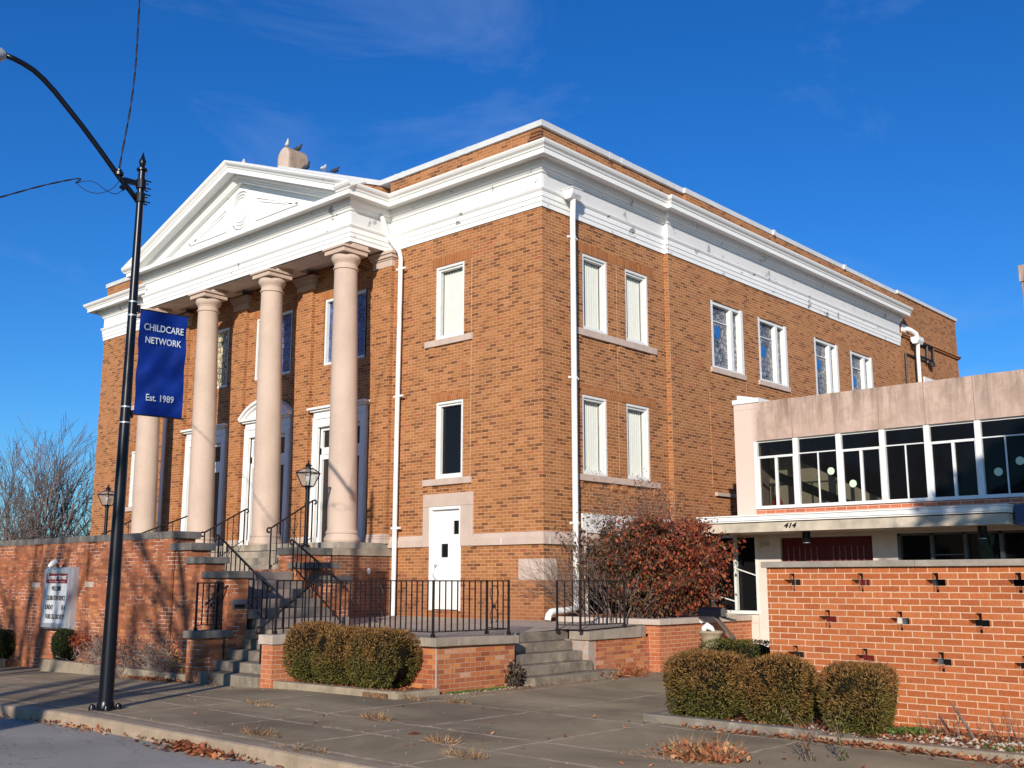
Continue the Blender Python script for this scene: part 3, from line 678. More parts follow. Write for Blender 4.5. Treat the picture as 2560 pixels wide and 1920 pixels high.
# parapet with metal coping
b = MB()
b.box(-.02, -.30, .0, 17.6, 9.2, 9.80); b.box(PX1-.02, -.30, .0, .3, 9.2, 9.80); b.box(XL, PX0+.2, 0, .3, 9.2, 9.80); b.box(XL, XL+.3, .31, 17, 9.2, 9.80); b.box(.08, -.01, 5.25, 17.59, 9.2, 9.80)
gx0, gx1 = -5.0, mirror(-5.0); gz = 11.30
for s in (0, 1):
    a, c = (gx0, CX) if not s else (gx1, CX)
    b.prism([(a, 9.2), (c, 9.2), (c, gz), (a, 9.80)], lambda x, z: (x, .0, z), lambda x, z: (x, .3, z))
b.build('parapet', M['brick_par'], church)
b = MB()
b.box(.05, -.36, .33, 5.2, 9.80, 9.925); b.box(.10, -.36, 5.2, 17.66, 9.80, 9.925); b.box(gx0, .05, -.05, .33, 9.80, 9.925); b.box(XL-.05, gx1, -.05, .33, 9.80, 9.925); b.box(XL-.05, XL+.35, .33, 17, 9.80, 9.925)
b.box(-6.1, .15, 17.66, 22.92, 9.84, 9.95)
for s in (0, 1):
    a = gx0 if not s else gx1
    b.prism([(a, 9.80), (CX, gz), (CX, gz+.13), (a, 9.925)], lambda x, z: (x, -.05, z), lambda x, z: (x, .33, z))
b.build('parapet_coping', M['cap_metal'], church)
for y in (2.3, 2.75, 9.5, 13.8): MB().box(.155 if y > 5.2 else .056, -.36, y-.06, y+.06, 9.79, 9.929).build('coping_joint_cover', M['cap_metal'], church)
for x in (-.9, -2.1, -2.4, -4.2, -4.45): MB().box(x-.05, x+.05, -.056, .33, 9.79, 9.929).build('coping_joint_cover', M['cap_metal'], church)
# broken brick corner
b = MB()
for k in range(5): b.box(-.46+.05*k, .015, -.02-.004*k, .03, 9.42+.068*k, 9.465+.068*k)
b.build('loose_corner_brick', M['plat_brick'], church)
# acroterion
b = MB(); ax_, aw = -9.0, .29
pr = [(-aw, 11.2), (aw, 11.2), (aw, 11.62)]+[(aw*math.cos(t*PI/12), 11.62+.30*math.sin(t*PI/12)) for t in range(1, 12)]+[(-aw, 11.62)]
b.prism(pr, lambda x, z: (ax_+x, .0, z), lambda x, z: (ax_+x, .55, z))
ac = b.build('roof_ornament', stone('ornament_stone', (.40, .30, .22), (.16, .12, .09), s=5, amt=.6, streaks=.7, bump=.5), church)
b = MB(); pr2 = [(p*.78, 11.26+(z-11.2)*.90) for p, z in pr]; b.prism(pr2, lambda x, z: (ax_+x, -.02, z), lambda x, z: (ax_+x, .005, z)); b.build('ornament_panel', M['lime_sill'], ac, bevel=.01)
# columns
capn = [(.258, 7.42), (.258, 7.46), (.285, 7.47), (.285, 7.50), (.262, 7.51), (.262, 7.535), (.262, 7.60), (.275, 7.605), (.275, 7.622), (.305, 7.66), (.33, 7.715), (.325, 7.765), (.30, 7.80)]
base_p = [(.33, 1.66), (.345, 1.635), (.355, 1.63), (.355, 1.60), (.34, 1.585), (.345, 1.56), (.385, 1.50), (.395, 1.45), (.38, 1.41)][::-1]
for i, x in enumerate((-4.935, -7.765, -10.585, -13.40)):
    ya, yb = -.925, -1.045
    sh_ = [(.325, 1.66)]+[(.318-.060*(t/11)**1.6, 1.70+(7.42-1.70)*t/11) for t in range(12)]
    c = MB().lathe(sh_, x, ya, 40, (0, yb-ya), 1.41, 7.9).build('column', M['column'], church, smooth=True, autos=30)
    MB().lathe(capn, x, ya, 40, (0, yb-ya), 1.41, 7.9).build('column_capital', M['column'], c, smooth=True, autos=30)
    MB().lathe(base_p, x, ya, 40, (0, yb-ya), 1.41, 7.9).build('column_base', M['column'], c, smooth=True, autos=30)
    q = MB(); q.box(x-.345, x+.345, yb-.345, yb+.345, 7.80, 7.90); q.box(x-.385, x+.385, yb-.385, yb+.385, 7.902, 7.955); q.box(x-.30, x+.30, yb-.05, yb+.40, 7.957, 8.054); q.build('abacus', M['column'], c, bevel=.01)
    for z in (3.05, 4.45, 5.95):
        q = MB(); t = (z-1.41)/(7.9-1.41); r = .318-.060*max(0, (z-1.70)/(7.42-1.70))**1.6+.0025
        n = 40; cy = ya+(yb-ya)*t
        for k in range(n):
            a0, a1 = 2*PI*k/n, 2*PI*(k+1)/n
            q.quad((x+r*math.cos(a0), cy+r*math.sin(a0), z-.006), (x+r*math.cos(a1), cy+r*math.sin(a1), z-.006), (x+r*math.cos(a1), cy+r*math.sin(a1), z+.006), (x+r*math.cos(a0), cy+r*math.sin(a0), z+.006))
        q.build('column_joint', M['lime'], c, smooth=True)
# church doors
for x, ped in doors:
    q = MB(); w = .98
    for s in (-1, 1):
        q.box(x+s*w, x+s*(w-.18), -.09, .10, 1.41, 4.40); q.box(x+s*(w-.03), x+s*(w-.15), -.105, -.088, 1.62, 4.30); q.box(x+s*(w+.02), x+s*(w-.20), -.12, .10, 1.412, 1.60)
    q.box(x-w+.18, x+w-.18, -.075, .10, 4.21, 4.40)
    q.box(x-w, x+w, -.10, .05, 4.402, 4.44); q.box(x-w+.02, x+w-.02, -.08, .05, 4.442, 4.58); q.box(x-w-.04, x+w+.04, -.15, .05, 4.582, 4.625); q.box(x-w-.10, x+w+.10, -.21, .05, 4.627, 4.68)
    F = q.build('door_case', M['white'], church, bevel=.006)
    if ped:
        q = MB(); Rr = 1.55; zc = 4.70-math.sqrt(max(0, Rr**2-1.09**2))+.0; a0 = math.acos(1.09/Rr); n = 16
        out = [(Rr*math.cos(PI-a0-(PI-2*a0)*i/n), Rr*math.sin(PI-a0-(PI-2*a0)*i/n)) for i in range(n+1)]
        for i in range(n):
            (ax0, az0), (ax1, az1) = out[i], out[i+1]
            f_ = (Rr-.12)/Rr
            for (yy, ff, f0) in ((-.24, 1.0, .955), (-.17, .955, .92)):
                pl = [(ax0*ff, az0*ff), (ax1*ff, az1*ff), (ax1*f0, az1*f0), (ax0*f0, az0*f0)]
                q.prism(pl, lambda p, r_, yy=yy: (x+p, yy, zc+r_), lambda p, r_: (x+p, -.02, zc+r_))
        pl = [(p*.93, max(4.69, zc+r_*.93)) for p, r_ in out]
        q.prism(pl, lambda p, r_: (x+p, -.09, r_), lambda p, r_: (x+p, .0, r_))
        q.build('arched_pediment', M['white'], F)
    q = MB(); q.box(x-.80, x+.80, .03, .16, 3.55, 3.72)
    for s in (-1, 1): q.box(x+s*.80, x+s*.735, .03, .16, 1.41, 4.21)
    q.box(x-.735, x+.735, .03, .16, 4.13, 4.21); q.box(x-.735, x+.735, .05, .15, 3.44, 3.55); q.box(x-.02, x+.02, .06, .12, 3.72, 4.13)
    q.build('transom_frame', M['white'], F, bevel=.005)
    MB().box(x-.735, x+.735, .10, .105, 3.72, 4.13).build('transom_pane', M['glass'], F)
    for s in (-1, 1):
        MB().box(x+s*.012, x+s*.73, .10, .15, 1.43, 3.44).build('door', M['brown_door'], church)
# downspouts
def downspout(pts, r, straps, ax):
    d = MB(); d.tube(pts, r, 12); D = d.build('downspout', M['white'], church, smooth=True, autos=40)
    for (x, y, z) in straps:
        q = MB()
        q.box(x-.14, x+.15, y-.01, y+.03, z-.02, z+.02) if ax == 'y' else q.box(x-.03, x+.01, y-.15, y+.14, z-.02, z+.02)
        q.lathe([(r+.008, z-.03), (r+.008, z+.03)], x, y, 12)
        q.build('pipe_strap', M['white'], D)
    return D
downspout([(-4.56, -.40, 8.96), (-4.42, -.25, 8.35), (-4.14, -.15, 7.95), (-4.10, -.14, 7.8), (-4.115, -.14, 4), (-4.115, -.14, -.13)], .052, [(-4.10, -.14, z) for z in (7.55, 4.62, 1.72)], 'y')
downspout([(-14.02, -.14, 7.95), (-14.02, -.14, 1.0)], .052, [], 'y')
D1 = downspout([(.24, .72, 8.36), (.22, .72, 7.9), (.22, .715, 4), (.22, .72, .08)], .06, [(.22, .72, z) for z in (7.53, 4.60, 1.71)], 'x')
q = MB(); q.prism([(.15, 8.34), (.29, 8.34), (.35, 8.44), (.35, 8.55), (.06, 8.55), (.06, 8.44)], lambda x, z: (x, .57, z), lambda x, z: (x, .87, z)); q.box(.05, .365, .555, .885, 8.55, 8.575)
q.build('rain_head', M['trim_side'], D1, bevel=.006)
q = MB(); q.tube([(.22, .72, .10), (.24, .60, .065), (.26, .3, .05), (.28, .02, .045), (.30, -.14, .03), (.31, -.22, -.03), (.315, -.25, -.12)], .062, 14); q.build('outlet_pipe', M['white'], D1, smooth=True, autos=40)
D3 = downspout([(.36, 18.50, 8.25), (.34, 18.50, 7.9), (.34, 18.50, 4.2)], .062, [], 'x')
q = MB(); q.prism([(.28, 8.24), (.42, 8.24), (.48, 8.34), (.48, 8.46), (.22, 8.46), (.22, 8.34)], lambda x, z: (x, 18.28, z), lambda x, z: (x, 18.72, z)); q.tube([(.14, 18.05, 8.72), (.26, 18.2, 8.68), (.35, 18.42, 8.58), (.36, 18.5, 8.44)], .075, 10); q.box(.10, .14, 17.85, 18.2, 8.6, 8.85)
q.build('rain_head', M['white'], D3)
# basement window with white louvre panel on the long side, beside the bush
b = MB(); b.box(.0, .035, 1.17, 5.80, 1.60, 1.935); b.box(.0, .03, 1.25, 5.75, 1.55, 1.598)
for y in (1.25, 2.35, 3.45, 4.55, 5.65): b.box(.0, .03, y, y+.07, -.05, 1.55)
b.box(.0, .03, 1.32, 5.65, .86, .93)
bf = b.build('basement_window', M['white'], church)
MB().box(-.02, .004, 1.25, 5.72, -.05, 1.58).build('pane', M['glass'], bf)
b = MB(); b.tube([(.16, 17.9, 6.9), (.16, 17.92, 7.87), (.16, 18.9, 7.87)], .035, 6); b.tube([(.2, 18.9, 8.4), (.2, 20.2, 8.43), (.2, 20.15, 7.93), (.2, 18.9, 7.93)], .045, 6); b.tube([(.2, 19.7, 8.42), (.2, 19.65, 7.8)], .04, 6); b.lathe([(.1, 7.72), (.12, 7.85)], .22, 19.95, 10)
b.build('pipe_bracket', M['iron'], church)
MB().box(.1, .14, 19.45, 20.5, 6.9, 7.32).build('rear_window_head', M['white'], church)

# porch platform (under the columns)
b = MB(); b.box(PX0-.10, -4.376-.04, -1.44, -.0, -1.2, 1.12); b.build('porch_base', M['plat_brick'], church)
b = MB(); b.box(PX0-.14, -4.376, -1.48, 0, 1.122, 1.27); b.build('porch_coping', M['coping_terr'], church, bevel=.008)
b = MB(); b.box(PX0, -4.44, -1.39, 0, 1.272, 1.405); b.build('porch_floor', M['plinth'], church, bevel=.008)
q = MB(); q.lathe([(.0, 0), (.055, 0), (.055, .02), (.03, .03)], 0, 0, 14)
q.v = [(-4.41+z, -.60+x*.8, .80+y*1.2) for x, y, z in q.v]; q.build('hose_tap', M['white_win'], church)
b = MB(); b.box(XL+.2, -.3, .31, 17.5, 9.3, 9.4); b.build('roof', M['cap_metal'], church)

# ------------------------------------------------------------------ terrace, walls, stairs
FY = -5.60                                          # face of the tall retaining wall
T0 = -.185
# terrace paving (slightly higher at the building)
b = MB()
def tz(x, y): return -.19-.012*max(0, 1-abs(y+2.5)/2)+.05*max(0, min(1, (y+2.5)/2.5))
def tgrid(xa, xb, ya, yb, n=8):
    for i in range(n):
        for k in range(n):
            x0, x1 = xa+(xb-xa)*i/n, xa+(xb-xa)*(i+1)/n; y0, y1 = ya+(yb-ya)*k/n, ya+(yb-ya)*(k+1)/n
            b.quad((x0, y0, tz(x0, y0)), (x1, y0, tz(x1, y0)), (x1, y1, tz(x1, y1)), (x0, y1, tz(x0, y1)))
tgrid(-4.3, 1.86, -5.0, 0); tgrid(1.86, 2.3, -5.0, -3.36); tgrid(1.86, 2.3, -1.66, 0)
st(b.build('terrace_paving', M['terrace']))
tw = thing('terrace_wall', 'patched orange brick terrace wall with concrete coping beside the four-step side stair', 'wall', (2.3, -4.2, -.93))
b = MB(); b.box(-.02, 2.34, -5.02, -4.7, -1.25, -.30); b.box(2.06, 2.34, -4.69, -3.40, -1.25, -.30); b.build('brick_face', M['terr_brick'], tw)
b = MB(); b.box(-.05, 2.40, -5.09, -4.66, -.298, -.175); b.prism([(-4.658, -.298), (-3.355, -.318), (-3.355, -.198), (-4.658, -.175)], lambda y, z: (2.0, y, z), lambda y, z: (2.40, y, z)); b.build('coping', M['coping_terr'], tw, bevel=.01)
b = MB(); b.box(2.333, 2.343, -5.023, -5.0, -1.2, -.30); b.build('corner_joint', M['cheek_stone'], tw)
tw2 = thing('terrace_wall', 'short patched orange brick wall with thick stained coping right of the side stair', 'wall', (2.3, -1.0, -.93))
b = MB(); b.box(2.02, 2.36, -1.45, .07, -1.25, -.345); b.build('brick_face', M['terr_brick'], tw2)
b = MB(); b.prism([(-1.67, -.344), (-.20, -.344), (-.20, -.163), (-1.67, -.207)], lambda y, z: (1.98, y, z), lambda y, z: (2.40, y, z)); b.box(1.9, 2.34, -.199, .0, -.344, -.155); b.build('coping', M['coping_terr'], tw2, bevel=.01)
b = MB(); b.box(1.80, 2.352, -1.63, -1.451, -1.2, -.345); b.build('rendered_end', stone('patched_render', (.36, .31, .26), (.45, .2, .12), s=5, amt=.7, bump=.6, moss=((.52, .5, .46), .6)), tw2)
# side stair facing east
ss = thing('side_steps', 'four weathered concrete steps in the gap between the two terrace railings', 'steps', (2.5, -2.9, -.94))
b = MB()
hts = [(-.81, 2.66, -3.30, -1.20), (-.657, 2.44, -3.28, -1.62), (-.506, 2.25, -3.28, -1.66), (-.354, 2.06, -3.40, -1.68), (-.203, 1.87, -3.42, -1.55)]
for k, (zt, xf, ya, yb) in enumerate(hts): b.box(xf-1.1, xf, ya, yb, (zt-.30 if k == 0 else hts[k-1][0]+.001), zt)
b.build('step', M['steps'], ss, bevel=.014)
# bed wall by the annex and the bed itself
bw_ = thing('bed_wall', 'low red brick planting bed wall with pale coping below the autumn bush', 'wall', (2.6, 0, -.93))
b = MB(); b.box(2.34, 2.58, .06, .26, -1.2, -.148); b.box(.32, 2.339, .06, .26, -.3, -.148); b.box(2.36, 2.58, .261, 3.2, -1.2, -.148); b.build('brick_face', M['bed_brick'], bw_)
b = MB(); b.box(.30, 2.63, -.0, .30, -.147, -.05); b.box(2.32, 2.63, .301, 3.15, -.147, -.05); b.build('coping', M['coping_bed'], bw_, bevel=.008)
b = MB(); b.box(.02, 2.36, .26, 3.2, -.5, -.10); st(b.build('planting_bed_soil', M['soil']))

# tall retaining wall with stepped end
rw = thing('retaining_wall', 'tall red brick retaining wall with dark coping stepping down toward the stairs', 'wall', (-9, FY, -1.1))
b = MB()
sl_h = [(-9.19, -8.82, .56, 1.27), (-6.84, -6.50, .575, 1.315)]
holed(b, 'y', FY, -5.22, -30, -3.68, -1.6, 1.33, [])
steps_ = [(-3.70, -3.16, 1.115), (-3.16, -2.70, .885), (-2.70, -1.98, .642)]
for x0, x1, z in steps_: b.box(x0+.001, x1, FY, -5.22, -1.25, z)
b.build('brick_face', M['ret_brick'], rw)
b = MB(); x = -30.0; k = 0
while x < -3.62:
    w = 1.22+.5*hash01(k); x1 = min(x+w, -3.60)
    if x1 > -4.3: x1 = -3.60
    b.box(x, x1-.006, FY-.05, -5.16, 1.332, 1.455+.004*hash01(k+9)); x = x1; k += 1
b.box(-3.80, -3.10, FY-.05, -5.16, 1.117, 1.245); b.box(-3.28, -2.65, FY-.05, -5.16, .887, .998); b.box(-2.75, -1.94, FY-.05, -5.16, .644, .755)
b.build('coping', M['coping_dark'], rw, bevel=.008)
b = MB()
for a, c, z0, z1 in sl_h:
    b.box(a, a+.012, FY-.052, FY, z0, 1.33); b.box(c-.012, c, FY-.052, FY, z0, 1.33)
b = MB()        # wall face stands proud left and right of the two slots
for x0, x1, z0, z1 in ((-30, -9.19, -1.6, 1.331), (-8.82, -6.84, -1.6, 1.331), (-6.50, -3.70, -1.6, 1.331), (-9.189, -8.821, -1.6, .45), (-6.839, -6.501, -1.6, .47)): b.box(x0, x1, FY-.045, FY-.001, z0, z1)
b.build('brick_face', M['ret_brick'], rw)
for a, c, z in ((-9.185, -8.825, .45), (-6.835, -6.505, .47)): MB().box(a, c, FY-.06, FY-.001, z+.001, z+.105).build('stone_block', M['cheek_stone'], rw, bevel=.006)
b = MB(); b.box(-6.2, -5.9, FY-.26, FY-.046, -1.3, -.52); b.build('wall_pier', M['ret_brick'], rw) if False else None
# mail slot
ms = thing('mail_slot', 'dark metal letter slot set into the brick pier by the front steps', 'mail slot', (-1.98, -5.38, .22))
b = MB(); b.box(-1.981, -1.955, -5.52, -5.25, .15, .30); b.build('slot_frame', M['grey_metal'], ms, bevel=.004)
b = MB(); b.box(-1.957, -1.950, -5.48, -5.29, .165, .215); b.build('slot_opening', M['dark'], ms)
b = MB(); b.prism([(-1.955, .22), (-1.93, .22), (-1.955, .30)], lambda x, z: (x, -5.50, z), lambda x, z: (x, -5.27, z)); b.build('slot_flap', M['grey_metal'], ms)
# low pier left of the lower steps, and right pier
lp = thing('stair_pier', 'low red brick pier with dark slab and railing left of the front steps', 'pier', (-2.1, -5.9, -.98))
b = MB(); b.box(-2.28, -1.98, -6.12, FY-.046, -1.25, -.305); b.build('brick_face', M['ret_brick'], lp)
b = MB(); b.box(-2.33, -1.93, -6.17, -5.51, -.303, -.185); b.build('slab', M['coping_dark'], lp, bevel=.008)
rp_ = thing('stair_pier', 'slim orange brick pier with grey slab right of the front steps beside the hedge', 'pier', (-.18, -5.6, -.95))
b = MB(); b.box(-.34, -.06, -6.04, -5.03, -1.25, -.325); b.build('brick_face', M['bed_brick'], rp_)
b = MB(); b.box(-.38, -.03, -6.08, -5.10, -.323, -.185); b.build('slab', M['cheek_stone'], rp_, bevel=.008)
# lower steps, facing the street
ls = thing('front_steps', 'worn concrete steps rising from the sidewalk between two brick piers', 'steps', (-1.15, -5.6, -.97))
b = MB()
for k in range(5):
    zt = -.80+k*.154; y0 = -6.10+k*.27
    b.box(-1.979, -.345, y0, -4.95, zt-.30 if k == 0 else zt-.153, zt)
b.box(-3.0, -1.981, -5.215, -4.9, -1, -.192)
b.build('step', M['steps'], ls, bevel=.014)
# side flight up to the landing, facing east between the retaining wall and the cheek wall
sf = thing('side_flight', 'shaded stone flight climbing left behind the stepped brick wall', 'steps', (-2.5, -4.3, -.19))
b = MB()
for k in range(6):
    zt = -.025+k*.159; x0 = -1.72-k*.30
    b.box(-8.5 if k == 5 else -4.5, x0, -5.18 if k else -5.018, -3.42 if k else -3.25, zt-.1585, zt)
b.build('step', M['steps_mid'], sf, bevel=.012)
MB().box(-14.0, -4.49, -5.2, -2.3, -.5, .769).build('landing', M['steps_up'], sf)
# upper steps up to the porch
us = thing('porch_steps', 'pale stone steps rising to the church doors behind the columns', 'steps', (-9, -2, .77))
b = MB()
for k in range(4):
    zt = .925+k*.155; y0 = -2.38+k*.30; b.box(-13.6, -5.25, y0, -1.40, zt-.1545, zt-.001 if k < 3 else 1.40)
b.build('step', M['steps_up'], us, bevel=.012)
# cheek walls beside them
cw = thing('cheek_wall', 'stepped brick cheek wall with stone caps behind the terrace railing', 'wall', (-4.0, -3.0, -.18))
b = MB(); b.box(-5.22, -4.57, -2.33, -1.49, -.4, 1.12); b.box(-4.56, -2.95, -3.38, -2.95, -.4, .82); b.box(-2.949, -2.53, -3.38, -2.95, -.4, .80); b.box(-2.529, -2.14, -3.38, -2.95, -.4, .57)
b.build('brick_face', M['ret_brick'], cw)
b = MB(); b.box(-5.26, -4.53, -2.37, -1.485, 1.122, 1.27); b.box(-3.4, -2.49, -3.42, -2.91, .822, .935); b.box(-2.75, -2.10, -3.42, -2.91, .572, .692)
b.build('stone_cap', M['coping_dark'], cw, bevel=.008)
# planter kerbs along the sidewalk
def pkerb(label, pts, zt, w=.14, mat='planter_kerb', name='planter_kerb'):
    t = MB()
    n = len(pts)
    for i in range(n-1):
        a, c = Vector((*pts[i], 0)), Vector((*pts[i+1], 0)); d = (c-a).normalized()
        L_ = (c-a).length; m_ = max(1, int(L_/2.2))
        for k in range(m_):
            p0 = a+d*(L_*k/m_+(.004 if k else 0)); p1 = a+d*(L_*(k+1)/m_-.004)
            nn = Vector((-d.y, d.x, 0))*w; zt_ = zt+.008*hash01(k+i*7)
            P = [p0, p1, p1+nn, p0+nn]
            t.add([(p.x, p.y, -1.3) for p in P]+[(p.x, p.y, zt_) for p in P], [(0, 3, 2, 1), (4, 5, 6, 7), (0, 1, 5, 4), (1, 2, 6, 5), (2, 3, 7, 6), (3, 0, 4, 7)])
    o = t.build(name, M[mat], bevel=.02); return prop(o, label, 'kerb')
pkerb('pale concrete planter kerb below the three clipped hedges in front of the terrace', [(-.05, -6.02), (2.46, -5.86), (2.46, -5.86+.02)], -.84)
MB_ = MB().box(2.32, 2.47, -5.85, -5.05, -1.3, -.85); prop(MB_.build('planter_kerb', M['planter_kerb'], bevel=.02), 'short return of the planter kerb at the terrace corner', 'kerb')
pkerb('stained concrete planter kerb in front of the bare tangled shrub behind the street light', [(-7.55, -6.10), (-2.30, -6.06)], -.885)
pkerb('stubby planter kerb beside the round dark shrub at the far left', [(-14.5, -6.15), (-9.35, -6.12)], -.98)
b = MB(); b.box(.1, 2.32, -5.9, -5.03, -1.2, -.87); b.box(-7.5, -2.32, -5.95, -5.65, -1.3, -.93); b.box(-14.4, -9.4, -5.98, -5.65, -1.3, -1.02); st(b.build('planter_soil', M['soil']))

# ------------------------------------------------------------------ screen wall on the right
sw = thing('screen_wall', 'orange brick screen wall pierced by rows of small cross openings', 'wall', (9, -4.1, -.9))
holes = []
for r_, (zc, xs0) in enumerate(((.5615, 7.208), (.1553, 7.6215), (-.2509, 7.208))):
    for k in range(8):
        x0 = xs0+.8268*k
        if x0 > 12.6: continue
        holes += [(x0, x0+.2067, zc, zc+.0677), (x0+.0725, x0+.1342, zc-.0677, zc+.1354)]
b = MB(); holed(b, 'y', -4.10, -3.91, 6.99, 13.2, -1.15, .762, holes); weld(b.build('brick_wall', M['screen_brick'], sw, fix=False))
b = MB(); x = 6.94; k = 0
while x < 13.2: b.box(x, min(x+1.83, 13.25)-.004, -4.15, -3.86, .764, .832+.002*hash01(k)); x += 1.83; k += 1
b.build('coping', M['coping_screen'], sw, bevel=.006)
# bed in front of it
b = MB(); b.box(6.12, 13.2, -5.25, -4.11, -1.3, -.90); b.box(6.12, 7.0, -4.11, -3.2, -1.3, -.905); st(b.build('mulch_bed', M['soil']))
te = thing('timber_edging', 'grey weathered timber beam edging the bed below the brown hedges', 'edging', (7, -5.3, -.95))
b = MB(); b.box(6.10, 8.20, -5.42, -5.29, -1.1, -.845); b.box(6.10, 6.22, -5.288, -3.6, -1.1, -.85); b.build('timber_beam', M['timber'], te, bevel=.012)
pkerb('rough concrete kerb in front of the pebble strip at the far right', [(8.22, -5.48), (13.2, -5.28)], -.875, .15)
b = MB(); b.box(8.25, 8.45, -5.3, -4.4, -1.1, -.885); prop(b.build('path_edging', M['planter_kerb'], bevel=.012), 'thin concrete strip running back from the kerb to the screen wall', 'edging')

# ------------------------------------------------------------------ annex
an = thing('annex', 'low stone fronted annex with a ribbon of white framed windows and flat canopy', 'building', (6, 3.2, -.93))
AY = 3.177
b = MB()
wins = [(2.83, 8.85, 2.0, 3.335)]
holed(b, 'y', AY, 3.40, 2.375, 13.5, 1.50, 4.11, wins+[(2.80, 13.4, 1.5, 2.03)])
b.quad((2.375, AY, 1.5), (2.375, 12, 1.5), (2.375, 12, 4.11), (2.375, AY, 4.11)); b.quad((2.375, AY, 4.11), (13.5, AY, 4.11), (13.5, 3.4, 4.11), (2.375, 3.4, 4.11))
b.build('stone_facing', M['annex_stone'], an, fix=False)
b = MB(); b.box(2.80, 8.9, AY+.02, 3.38, 1.5, 1.99); b.build('brick_spandrel', M['annex_brick'], an)
b = MB(); b.box(2.36, 2.95, 3.15, 3.9, 4.112, 4.20); b.prism([(2.36, 4.2), (2.95, 4.2), (2.36, 4.33)], lambda x, z: (x, 3.35, z), lambda x, z: (x, 3.85, z)); b.build('roof_flashing', M['white'], an)
MB().box(2.4, 13.4, 3.41, 12, 3.9, 3.98).build('roof', M['cap_metal'], an)
# upper window ribbon
mx = [2.83, 3.69, 4.57, 5.41, 6.225, 7.10, 7.95, 8.80]
b = MB()
for i, x in enumerate(mx):
    w = .05 if i not in (0,) else .035
    b.box(x-w, x+w, AY-.01, AY+.09, 2.03, 3.325)
b.box(2.80, 8.85, AY-.03, AY+.10, 1.985, 2.045); b.box(2.83, 8.85, AY+.06, AY+.10, 3.30, 3.335)
for i in range(7):
    a, c = mx[i]+.04, mx[i+1]-.04; op = i in (0, 2, 4, 6); zt = 3.0 if op else 3.02
    w = .022 if op else .011
    b.box(a, c, AY+.005 if op else AY+.03, AY+.06, zt-w, zt+w); xm = (a+c)/2; b.box(xm-w*1.1, xm+w*1.1, AY+.006 if op else AY+.03, AY+.06, 2.045, zt-w)
    if op: b.box(a, a+.03, AY+.007, AY+.05, 2.045, zt-.022); b.box(c-.03, c, AY+.007, AY+.05, 2.045, zt-.022)
wf = b.build('window_ribbon', M['white_win'], an, bevel=.003)
for i in range(7):
    MB().box(mx[i]+.03, mx[i+1]-.03, AY+.062, AY+.066, 2.04, 3.31).build('pane', M['glass_annex'], wf)
for (x, z) in ((4.37, 2.64), (4.79, 2.38), (7.37, 2.425), (7.73, 2.585), (8.35, 2.5)):
    q = MB(); q.prism([(.07*math.cos(t*PI/14), .07*math.sin(t*PI/14)) for t in range(28)], lambda p, r_: (x+p, AY+.052, z+r_), lambda p, r_: (x+p, AY+.059, z+r_)); q.build('window_disc', M['disc_pale'], wf)
# room behind the ribbon: floor, back wall, pale stair soffit
b = MB(); b.box(2.40, 13.4, 3.42, 7.5, 1.78, 1.84); b.box(2.40, 13.4, 7.5, 7.6, 1.8, 3.9); b.box(2.40, 13.4, 3.42, 7.5, 3.60, 3.70); b.build('room_shell', plain('dim_room', (.075, .05, .04), .9, .1), an)
b = MB(); b.prism([(2.5, 3.35), (2.5, 2.9), (4.9, 1.86), (5.4, 1.86)], lambda x, z: (x, 4.35, z), lambda x, z: (x, 4.45, z)); b.prism([(2.5, 2.70), (2.5, 1.86), (3.25, 1.86), (3.9, 2.1)], lambda x, z: (x, 4.30, z), lambda x, z: (x, 4.34, z)); b.build('stair_soffit', M['cream'], an)
ch = thing('chair', 'red plastic chair seen through the first annex window', 'chair', (3.0, 3.9, 1.84))
b = MB(); b.prism([(2.86, 2.05), (2.99, 2.30), (3.05, 2.30), (3.20, 1.98), (3.0, 1.95)], lambda x, z: (x, 3.62, z), lambda x, z: (x, 3.65, z)); b.build('backrest', M['red_plastic'], ch, bevel=.01)
b = MB(); b.box(2.9, 3.25, 3.66, 4.0, 1.98, 2.01); b.build('seat', M['red_plastic'], ch, bevel=.01)
for x, y in ((2.92, 3.68), (3.22, 3.68), (2.92, 3.97), (3.22, 3.97)): MB().tube([(x, y, 1.84), (x, y, 1.98)], .01, 6).build('leg', M['grey_metal'], ch)
# canopy
b = MB(); cx0, cx1, cy = 2.215, 7.83, 2.0
b.box(cx0+.03, cx1, cy+.02, 3.15, 1.488, 1.655); b.build('canopy', M['stucco'], an)
b = MB(); b.box(cx0-.01, cx1+.02, cy-.02, 3.17, 1.70, 1.775); b.box(cx0, cx1+.01, cy-.0, 3.16, 1.672, 1.6995); b.box(cx0-.03, cx1+.04, cy-.04, 3.17, 1.776, 1.80); b.build('canopy_fascia', M['white'], an, bevel=.004)
b = MB(); b.box(cx1+.04, 13.4, cy+.25, 3.16, 1.48, 1.80); b.build('canopy_return', plain('blue_fascia', (.05, .07, .16), .5, .4), an)
for x in (4.225, 7.31):
    q = MB(); q.lathe([(.065, 1.29), (.072, 1.30), (.072, 1.486)], x, 2.4, 20); f_ = q.build('ceiling_light', M['black'], an, smooth=True, autos=40)
    q = MB(); q.lathe([(.067, 1.283), (.067, 1.289)], x, 2.4, 20); q.build('light_rim', M['sign_alu'], f_)
text('house_number', '414', .125, (4.10, cy+.016, 1.585), (1, 0, 0), M['iron'], an, shear=.35, bold=.004, sx=1.25, ext=.006)
